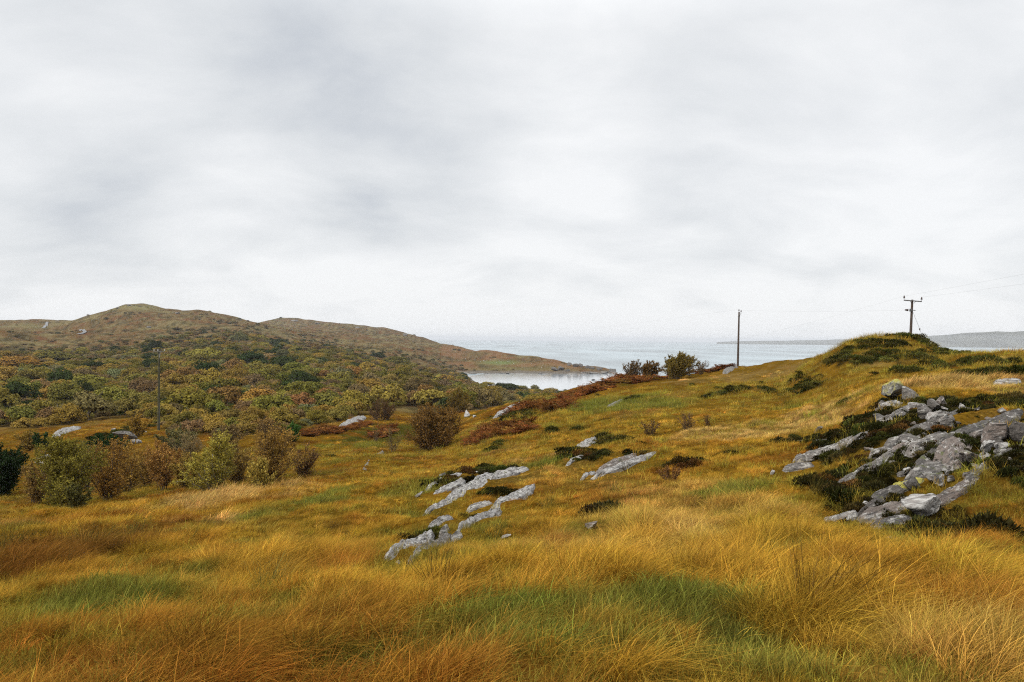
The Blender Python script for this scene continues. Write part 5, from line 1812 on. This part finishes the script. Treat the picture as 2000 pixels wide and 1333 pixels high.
bush('birch', 'yellow-green birch with a pale stem in the row', 415, 962, 92, 104, (.31, .255, .045), 3600, .08, 12, 3, .02, M_PALEBARK, 'birch', G_ROW, leaf_top=.6, thick=1.3)
bush('willow', 'wide twiggy brown willow closing the row toward the slope', 522, 950, 130, 104, (.235, .14, .032), 3000, .08, 26, 3, .04, group=G_ROW, leaf_top=.3)
bush('willow', 'low yellow bush in front of the wide twiggy brown willow', 505, 960, 52, 58, (.32, .235, .05), 1500, .075, 10, 3, group=G_ROW)
bush('willow', 'greyish bare willow behind the yellow-green birch', 365, 915, 70, 66, (.19, .14, .06), 900, .09, 14, 3, group=G_ROW)
bush('willow', 'russet bare shrub on the uphill side of the twiggy brown willow', 590, 932, 50, 64, (.16, .09, .035), 700, .08, 14, 3, .08, group=G_ROW)
bush('willow', 'short dark willow at the foot of the big greenish willow', 150, 998, 60, 50, (.10, .09, .025), 1300, .08, 10, 3, group=G_ROW)
bush('willow', 'tawny low willow filling the gap before the yellow-green birch', 285, 950, 70, 60, (.24, .15, .04), 1700, .08, 14, 3, group=G_ROW)
bush('willow', 'golden low willow at the foot of the yellow-green birch', 368, 955, 66, 62, (.27, .18, .04), 1700, .08, 14, 3, group=G_ROW)
bush('willow', 'dull brown willow between birch and wide twiggy willow', 464, 946, 66, 78, (.20, .13, .035), 1800, .08, 16, 3, group=G_ROW)
bush('willow', 'olive willow tucked behind the big greenish willow', 165, 955, 90, 84, (.15, .13, .035), 2200, .085, 16, 3, group=G_ROW)
G_SCR = 'scrub on the valley floor'
bush('broom', 'bright green broom bush by the bracken at the wood edge', 574, 862, 34, 34, (.05, .105, .018), 1500, .10, 14, 3, group=G_SCR, bare_low=.1)
bush('pine', 'small flat-topped dark green pine on the valley pasture', 88, 892, 62, 42, (.035, .06, .016), 2200, .11, 7, 4, group=G_SCR, bare_low=.45, cat='pine', thick=1.6)
bush('gorse', 'low dark green gorse mound in the valley pasture', 200, 880, 66, 30, (.025, .048, .012), 3600, .13, 22, 3, group=G_SCR, bare_low=.05, spread=1.0)
bush('gorse', 'smaller gorse clump joined to the low dark mound', 238, 878, 30, 18, (.045, .065, .018), 1200, .12, 12, 3, group=G_SCR, bare_low=.05)
bush('hawthorn', 'yellowing thorn bush on the dark pasture outcrop', 272, 852, 52, 38, (.28, .17, .03), 1800, .11, 14, 3, group=G_SCR)
bush('shrub', 'grey-green willow scrub at the foot of the crossbar pole', 345, 882, 76, 46, (.14, .125, .045), 2400, .12, 16, 3, group=G_SCR)
bush('shrub', 'tawny scrub behind the yellow-green birch', 440, 880, 90, 44, (.17, .115, .045), 2400, .12, 18, 3, group=G_SCR)
bush('shrub', 'brown scrub beside the bright green broom', 525, 868, 70, 40, (.15, .095, .038), 1800, .12, 16, 3, group=G_SCR)
bush('shrub', 'ochre thicket behind the small flat-topped pine', 60, 880, 60, 36, (.22, .145, .03), 1700, .12, 14, 3, group=G_SCR)
bush('hawthorn', 'dense round twiggy brown thorn bush on the middle slope', 847, 878, 92, 80, (.165, .090, .022), 7000, .105, 52, 4, 0.0, None, 'thorn bush', None, 1.1, .08, base_w=.6)
bush('hawthorn', 'round olive bush beside the upright pale slab', 896, 806, 46, 44, (.165, .11, .022), 3600, .13, 22, 4, 0.0, None, 'thorn bush', None, .95, .12, base_w=.5)
bush('hawthorn', 'dark round thicket behind the green turf', 744, 822, 56, 38, (.10, .055, .022), 2200, .10, 26, 4, 0.0, None, 'thorn bush', None, .95, .08, base_w=.6)
bush('sapling', 'thin bare sapling on green turf short of the round thorn bush', 768, 884, 32, 50, (.16, .11, .035), 240, .07, 5, 3, group='thin saplings on the turf')
bush('sapling', 'wispy brown sapling behind the thin bare one', 733, 866, 20, 30, (.16, .10, .035), 160, .07, 4, 3, group='thin saplings on the turf')
bush('shrub', 'low brown shrub with bare twigs on the upper golden slope', 1270, 850, 44, 26, (.15, .09, .03), 300, .06, 14, 3, group='bare twiggy shrubs on the slope')
bush('shrub', 'taller bare twiggy shrub higher on the golden slope', 1342, 842, 40, 34, (.17, .10, .035), 200, .055, 10, 3, group='bare twiggy shrubs on the slope')
bush('shrub', 'small bare shrub beyond the taller twiggy one', 1382, 834, 18, 22, (.16, .09, .03), 100, .055, 6, 3, group='bare twiggy shrubs on the slope')
bush('shrub', 'scrubby russet shrub on the slope below the double slab', 1312, 982, 60, 28, (.17, .085, .03), 500, .035, 16, 3, group='bare twiggy shrubs on the slope')
G_RIDGE = 'wind-shaped thorns on the ridge'
bush('hawthorn', 'bare wind-combed thorn at the low end of the ridge', 1236, 739, 46, 31, (.13, .08, .03), 1500, .10, 18, 3, .14, None, 'thorn bush', G_RIDGE, 1.05, .12, base_w=.6)
bush('hawthorn', 'brown leafy thorn second along the ridge', 1266, 739, 40, 31, (.15, .085, .026), 2600, .11, 20, 3, .16, None, 'thorn bush', G_RIDGE, 1.05, .1, base_w=.55)
bush('hawthorn', 'large wind-leaning thorn with yellow-green top on the ridge', 1319, 739, 60, 44, (.155, .11, .022), 5200, .115, 34, 4, .20, None, 'thorn bush', G_RIDGE, 1.05, .1, base_w=.55, leaf_top=1.0)
bush('hawthorn', 'thin scraggy thorn under the lee of the large leaning thorn', 1347, 736, 14, 20, (.13, .09, .035), 160, .08, 7, 3, .12, None, 'thorn bush', G_RIDGE)
bush('hawthorn', 'small upright brown thorn last along the ridge', 1369, 732, 26, 26, (.13, .08, .03), 500, .08, 14, 3, .08, None, 'thorn bush', G_RIDGE)
bush('shrub', 'tiny tuft of scrub on top of the pole mound', 1733, 658, 12, 6, (.07, .06, .02), 300, .07, 8, 3, group=None)

# ------------------------------------------------------------------ poles and wires
M_POLE = mat_plain('pole_wood', (.065, .044, .032), .85, nscale=6)
M_POLE2 = mat_plain('mossy_pole_wood', (.06, .054, .024), .9, nscale=5)
M_STEEL = mat_plain('weathered_steel', (.10, .10, .10), .6)
M_INS = mat_plain('brown_ceramic', (.055, .032, .026), .3)
M_INSW = mat_plain('white_ceramic', (.45, .45, .43), .3)
M_WIRE = mat_plain('wire_metal', (.12, .12, .125), .5)


def lathe(name, prof, mat, sides=12):
    vs, fs = [], []
    for r, z in prof:
        for k in range(sides):
            a = 2 * math.pi * k / sides
            vs.append((r * math.cos(a), r * math.sin(a), z))
    for i in range(len(prof) - 1):
        for k in range(sides):
            fs.append((i * sides + k, i * sides + (k + 1) % sides, (i + 1) * sides + (k + 1) % sides, (i + 1) * sides + k))
    me = bpy.data.meshes.new(name)
    me.from_pydata(vs, [], fs + [list(range(sides))[::-1], [(len(prof) - 1) * sides + k for k in range(sides)]])
    me.polygons.foreach_set('use_smooth', [len(p.vertices) == 4 for p in me.polygons])
    me.materials.append(mat)
    return me


def box_me(name, sx, sy, sz, mat):
    bm = bmesh.new()
    bmesh.ops.create_cube(bm, size=1.0)
    bmesh.ops.scale(bm, vec=(sx, sy, sz), verts=bm.verts)
    bmesh.ops.bevel(bm, geom=bm.edges[:], offset=min(sx, sy, sz) * .12, segments=1, affect='EDGES')
    me = bpy.data.meshes.new(name)
    bm.to_mesh(me)
    bm.free()
    me.materials.append(mat)
    return me


def insulator_me(mat, s=1.0):
    return lathe('insulator', [(.012 * s, -.14 * s), (.012 * s, -.02 * s), (.075 * s, -.02 * s), (.085 * s, .02 * s), (.05 * s, .05 * s), (.07 * s, .08 * s), (.065 * s, .11 * s), (.045 * s, .15 * s), (.05 * s, .19 * s), (.02 * s, .21 * s)], mat)


def pole_shaft(H, r0, r1, mat):
    prof = [(r0 * 1.02, -.8)] + [(r0 + (r1 - r0) * t, H * t) for t in np.linspace(0, 1, 9)] + [(r1 * .5, H + .03)]
    return lathe('shaft', prof, mat, 14)


def wire_me(name, pts, r=.0028):
    segs = [(np.array(pts[i]), np.array(pts[i + 1]), r, r) for i in range(len(pts) - 1)]
    return tube_mesh(segs, M_WIRE, name, 4)


def at(px, py, Y):
    return CAM + px_to_dir(px, py) * Y


# lone slim pole on the ridge
b1 = ground(1441, 716, 70)
top1 = at(1443.5, 610, b1[1])
H1 = top1[2] - b1[2]
pole1 = empty('utility_pole', tuple(b1))
tag(pole1, 'slim dark wooden pole alone on the grassy ridge against the sea', 'utility pole', 'wooden utility poles')
pole1.rotation_euler = (0, math.atan2(top1[0] - b1[0], H1), 0)
add('shaft', pole_shaft(H1, .15, .105, M_POLE), pole1)
for dx, dz in ((-.02, .14), (.27, .0)):
    add('insulator', insulator_me(M_INS, 1.1), pole1, (dx, 0, H1 + dz + (.03 if dx < 0 else .06)))
add('bracket', box_me('bracket', .34, .06, .05, M_STEEL), pole1, (.16, 0, H1 - .13))
add('brace', tube_mesh([(np.array([.28, 0, H1 - .15]), np.array([.07, 0, H1 - .62]), .018, .018)], M_STEEL, 'brace', 6), pole1)
add('collar', lathe('collar', [(.12, -.05), (.145, -.05), (.145, .05), (.12, .05)], M_STEEL), pole1, (0, 0, H1 - .62))

# pole with the crossarm behind the mound
YT = 84.0
top2 = at(1781.5, 586, YT)
base2x = at(1778.0, 657, YT)[0]
g2 = float(h(base2x, YT))
H2 = top2[2] - g2
pole2 = empty('utility_pole', (base2x, YT, g2))
tag(pole2, 'wooden pole with a wide crossarm standing on the mound', 'utility pole', 'wooden utility poles')
pole2.rotation_euler = (0, math.atan2(top2[0] - base2x, H2) + .004, 0)
kT = YT / FPX
add('shaft', pole_shaft(H2, .145, .105, M_POLE), pole2)
ca = add('crossarm', box_me('crossarm', 35 * kT, .11, .11, M_STEEL), pole2, (-.03, -.17, H2 - .12))
ca.rotation_euler = (0, .03, 0)
for dx in (-17 * kT, 17 * kT):
    add('insulator', insulator_me(M_INS, 1.25), pole2, (dx - .03, -.17, H2 + .11 - dx * .03))
for sgn in (-1, 1):
    add('brace', tube_mesh([(np.array([sgn * 5.2 * kT, -.15, H2 - .17]), np.array([sgn * .12, -.13, H2 - 7 * kT]), .02, .02)], M_STEEL, 'brace', 6), pole2)
sb = 20.5 * kT
add('bracket', box_me('bracket', 10 * kT, .08, .07, M_STEEL), pole2, (.03, -.17, H2 - sb))
ins = add('insulator', insulator_me(M_INS, 1.5), pole2, (-9.5 * kT, -.17, H2 - sb))
ins.rotation_euler = (0, -math.pi / 2, 0)
add('strain_rod', tube_mesh([(np.array([-8.0 * kT, -.17, H2 - sb]), np.array([-.1, -.17, H2 - sb]), .022, .022)], M_STEEL, 'strain_rod', 6), pole2)
add('clamp', box_me('clamp', .2, .16, .3, M_STEEL), pole2, (-.18, -.12, H2 - sb))
gw0 = np.array([.12, -.05, H2 - sb - 3.4 * kT])
gx_ = at(1822, 690, YT + 4)
gz_ = float(h(gx_[0], YT + 4))
gw1 = np.array([gx_[0] - base2x, 4.0, gz_ - g2 - .1])
add('guy_wire', tube_mesh([(gw0 + (gw1 - gw0) * t, gw0 + (gw1 - gw0) * (t + .1), .012, .012) for t in np.linspace(0, .9, 10)], M_WIRE, 'guy_wire', 5), pole2)
add('guy_insulator', lathe('guy_insulator', [(.02, -.12), (.07, -.08), (.05, 0), (.07, .08), (.02, .12)], M_INS), pole2, tuple(gw0 + (gw1 - gw0) * .34))

# mossy pole in the valley
b3 = ground(310, 842, 60)
top3 = at(310.5, 688, b3[1])
H3 = top3[2] - b3[2]
k3 = b3[1] / FPX
pole3 = empty('utility_pole', tuple(b3))
tag(pole3, 'tall mossy wooden pole with white insulators at the wood edge', 'utility pole', 'wooden utility poles')
pole3.rotation_euler = (0, math.atan2(top3[0] - b3[0], H3), 0)
add('shaft', pole_shaft(H3, .16, .12, M_POLE2), pole3)
add('crossarm', box_me('crossarm', 22 * k3, .1, .1, M_STEEL), pole3, (.02, -.16, H3 + .02))
for dx in (-8.5, -1.0, 5.5, 12.0):
    add('insulator', insulator_me(M_INSW if dx != 5.5 else M_INS, .85), pole3, (dx * k3, -.16, H3 + .17))
add('brace', tube_mesh([(np.array([.24, -.15, H3]), np.array([.1, -.12, H3 - .7]), .03, .03)], M_INSW, 'brace', 6), pole3)
add('cable_guard', box_me('cable_guard', .06, .05, 3.2, M_STEEL), pole3, (.13, -.06, 1.9))


def span(p, q, sag, n=28):
    return [tuple(p + (q - p) * t - np.array([0, 0, sag * 4 * t * (1 - t)])) for t in np.linspace(0, 1, n)]


def in_pole(po, v):
    return np.array(po.matrix_basis @ Vector(v))


bpy.context.view_layer.update()
w1a = in_pole(pole1, (-.02, 0, H1 + .36))
w1b = in_pole(pole1, (.27, 0, H1 + .25))
w2c = in_pole(pole2, (-10 * kT, -.17, H2 - sb))
w2l = in_pole(pole2, (-17 * kT, -.17, H2 + .35))
w2r = in_pole(pole2, (17 * kT, -.17, H2 + .32))
tag(add('overhead_wire', wire_me('overhead_wire', span(w1b, w2c, .15))), 'thin wire from the slim ridge pole to the crossarm pole', 'wire', 'overhead wires')
wl = ground(872, 668, 600)
tag(add('overhead_wire', wire_me('overhead_wire', span(w1a, np.array([wl[0], wl[1], wl[2] + 7]), 4.0, 60))), 'thin wire running from the slim ridge pole over the bay to the headland', 'wire', 'overhead wires')
tag(add('overhead_wire', wire_me('overhead_wire', span(w2r, w2r + (at(2150, 530, 40.0) - w2r) * 1.7, .1))), 'lower of two thin wires rising out of frame from the crossarm pole', 'wire', 'overhead wires')
tag(add('overhead_wire', wire_me('overhead_wire', span(w2l, w2l + (at(2150, 503, 39.0) - w2l) * 1.7, .1))), 'upper of two thin wires rising out of frame from the crossarm pole', 'wire', 'overhead wires')
tag(add('overhead_wire', wire_me('overhead_wire', span(w2l, np.array([20.0, 150.0, float(h(20.0, 150.0)) + 6]), 1.0))), 'thin wire dropping seaward from the crossarm pole', 'wire', 'overhead wires')

# ------------------------------------------------------------------ road on the hill, cottages, sheep
M_ROAD = mat_plain('old_asphalt', (.17, .17, .17), .8, nscale=.5)
M_WHITE = mat_plain('white_wash', (.60, .60, .58), .8, nscale=1.5)
M_SLATE = mat_plain('slate_roof', (.13, .13, .14), .7, nscale=2)
M_PANE = mat_plain('window_pane', (.03, .035, .04), .15)
M_DOOR = mat_plain('door_paint', (.16, .06, .04), .5)


def road(pxs, half):
    pts = [ground(px, py, 500) for px, py in pxs]
    path = []
    for i in range(len(pts) - 1):
        for t in np.linspace(0, 1, 12, endpoint=i == len(pts) - 2):
            path.append(pts[i] + (pts[i + 1] - pts[i]) * t)
    path = np.array(path)
    tng = np.gradient(path, axis=0)
    nrm = np.stack([tng[:, 1], -tng[:, 0]], 1)
    nrm /= np.linalg.norm(nrm, axis=1)[:, None]
    V = []
    for p, n in zip(path, nrm):
        for s in (-1, 0, 1):
            x_, y_ = p[0] + n[0] * half * s, p[1] + n[1] * half * s
            V.append((x_, y_, float(h(x_, y_)) + .8))
    m = len(path)
    F = [(3 * i + j, 3 * i + j + 1, 3 * i + j + 4, 3 * i + j + 3) for i in range(m - 1) for j in (0, 1)]
    return np_mesh('road', np.array(V), np.array(F), M_ROAD)


tag(add('road', road([(93, 630), (91, 634), (87, 640), (84, 642)], 1.8)), 'pale strip of road crossing the saddle beside the hill', None, None, 'structure')
tag(add('road', road([(157, 645), (163, 647), (166, 650), (160, 653), (152, 654)], 1.7)), 'pale bend of road on the flank of the hill', None, None, 'structure')


def cottage(px, py, w, hh, label, rz=.2):
    b = ground(px, py, 200)
    k = b[1] / FPX
    L, Wd, H = w * k, w * k * .55, hh * k * .6
    rt_ = empty('cottage', (b[0], b[1], b[2] - .2), rz)
    tag(rt_, label, 'cottage')
    add('wall', box_me('wall', L, Wd, H, M_WHITE), rt_, (0, 0, H / 2))
    rh = H * .6
    me = bpy.data.meshes.new('roof')
    a, c_ = L / 2 + .15, Wd / 2 + .2
    me.from_pydata([(-a, -c_, H), (a, -c_, H), (a, c_, H), (-a, c_, H), (-a, 0, H + rh), (a, 0, H + rh)], [], [(0, 1, 5, 4), (2, 3, 4, 5), (0, 4, 3), (1, 2, 5), (0, 3, 2, 1)])
    me.materials.append(M_SLATE)
    rf = add('roof', me, rt_)
    for sgn in (-1, 1):
        add('chimney', box_me('chimney', .7, .6, 1.5, M_WHITE), rf, (sgn * (L / 2 - .5), 0, H + rh + .2))
    for sx in (-.28, .28):
        add('window', box_me('window', .9, .08, 1.0, M_PANE), rt_, (sx * L, -Wd / 2 - .02, H * .55))
    add('door', box_me('door', .95, .08, H * .72, M_DOOR), rt_, (0, -Wd / 2 - .02, H * .36))
    return rt_


cottage(757, 730, 15, 8, 'small white cottage half hidden among the trees of the far slope', .1)
cottage(440, 692, 4.5, 7, 'tiny white hut on a clearing high above the valley wood', .5)


def sheep_me():
    v, f = ico(2)
    v = v.copy() * [.55, .27, .27]
    v[:, 2] += .62 + .03 * np.sin(v[:, 0] * 9)
    return np_mesh('fleece', v, f, M_WHITE, True)


SH_BODY = sheep_me()
M_FACE = mat_plain('sheep_face', (.09, .075, .065), .9)
_v, _f = ico(1)
SH_HEAD = np_mesh('head', _v * [.17, .09, .11] + [.62, 0, .74], _f, M_FACE, True)
SH_LEG = lathe('leg', [(.045, 0), (.04, .2), (.055, .45)], M_FACE, 6)
SHP = [(909, 702.5, 'white sheep at the inland end of the headland flock'), (928, 705, 'white sheep above the green headland pasture, second inland'), (938, 708.5, 'white sheep at the inland corner of the green pasture'),
       (957.5, 704.5, 'white sheep on bracken just above the green pasture'), (975, 707, 'white sheep in the middle of the green pasture'), (992, 708.5, 'white sheep near the seaward half of the green pasture'),
       (1003, 712, 'white sheep at the low edge of the green pasture'), (1038, 712.5, 'lone white sheep on the red bracken beyond the pasture'), (1058, 719.5, 'white sheep down by the bay shore grass'),
       (1043, 698.5, 'white sheep up on the headland skyline'), (945, 706, 'white sheep beside the inland corner of the pasture'), (970, 709.5, 'white sheep lowest in the middle of the pasture')]
for i, (px, py, lb) in enumerate(SHP):
    b = ground(px, py, 800)
    s = empty('sheep', (b[0], b[1], b[2]), i * 1.9)
    s.scale = (1.35,) * 3
    tag(s, lb, 'sheep', 'sheep grazing on the headland')
    add('fleece', SH_BODY, s)
    add('head', SH_HEAD, s)
    for lx in (-.33, .33):
        for ly in (-.13, .13):
            add('leg', SH_LEG, s, (lx, ly, 0))

# ------------------------------------------------------------------ haze
HZ = 6.5e-5
mh, nt, out = new_mat('haze')
pv = N(nt, 'ShaderNodeVolumePrincipled')
pv.inputs['Color'].default_value = (.90, .94, 1.0, 1)
pv.inputs['Density'].default_value = HZ
pv.inputs['Anisotropy'].default_value = 0.0
nt.links.new(pv.outputs[0], out.inputs['Volume'])
zb, zt = GROUND_MIN - 1.0, max(112.0, float(gz.max()) + 8)
hb = np.array([(sx * 32000, sy * 32000, z) for z in (zb, zt) for sx, sy in ((-1, -1), (1, -1), (1, 1), (-1, 1))], float)
hz = np_mesh('haze', hb, np.array([(3, 2, 1, 0), (4, 5, 6, 7), (0, 1, 5, 4), (1, 2, 6, 5), (2, 3, 7, 6), (3, 0, 4, 7)]), mh)
tag(add('haze', hz), 'thin sea haze over the bay and hills', 'haze', None, 'stuff')
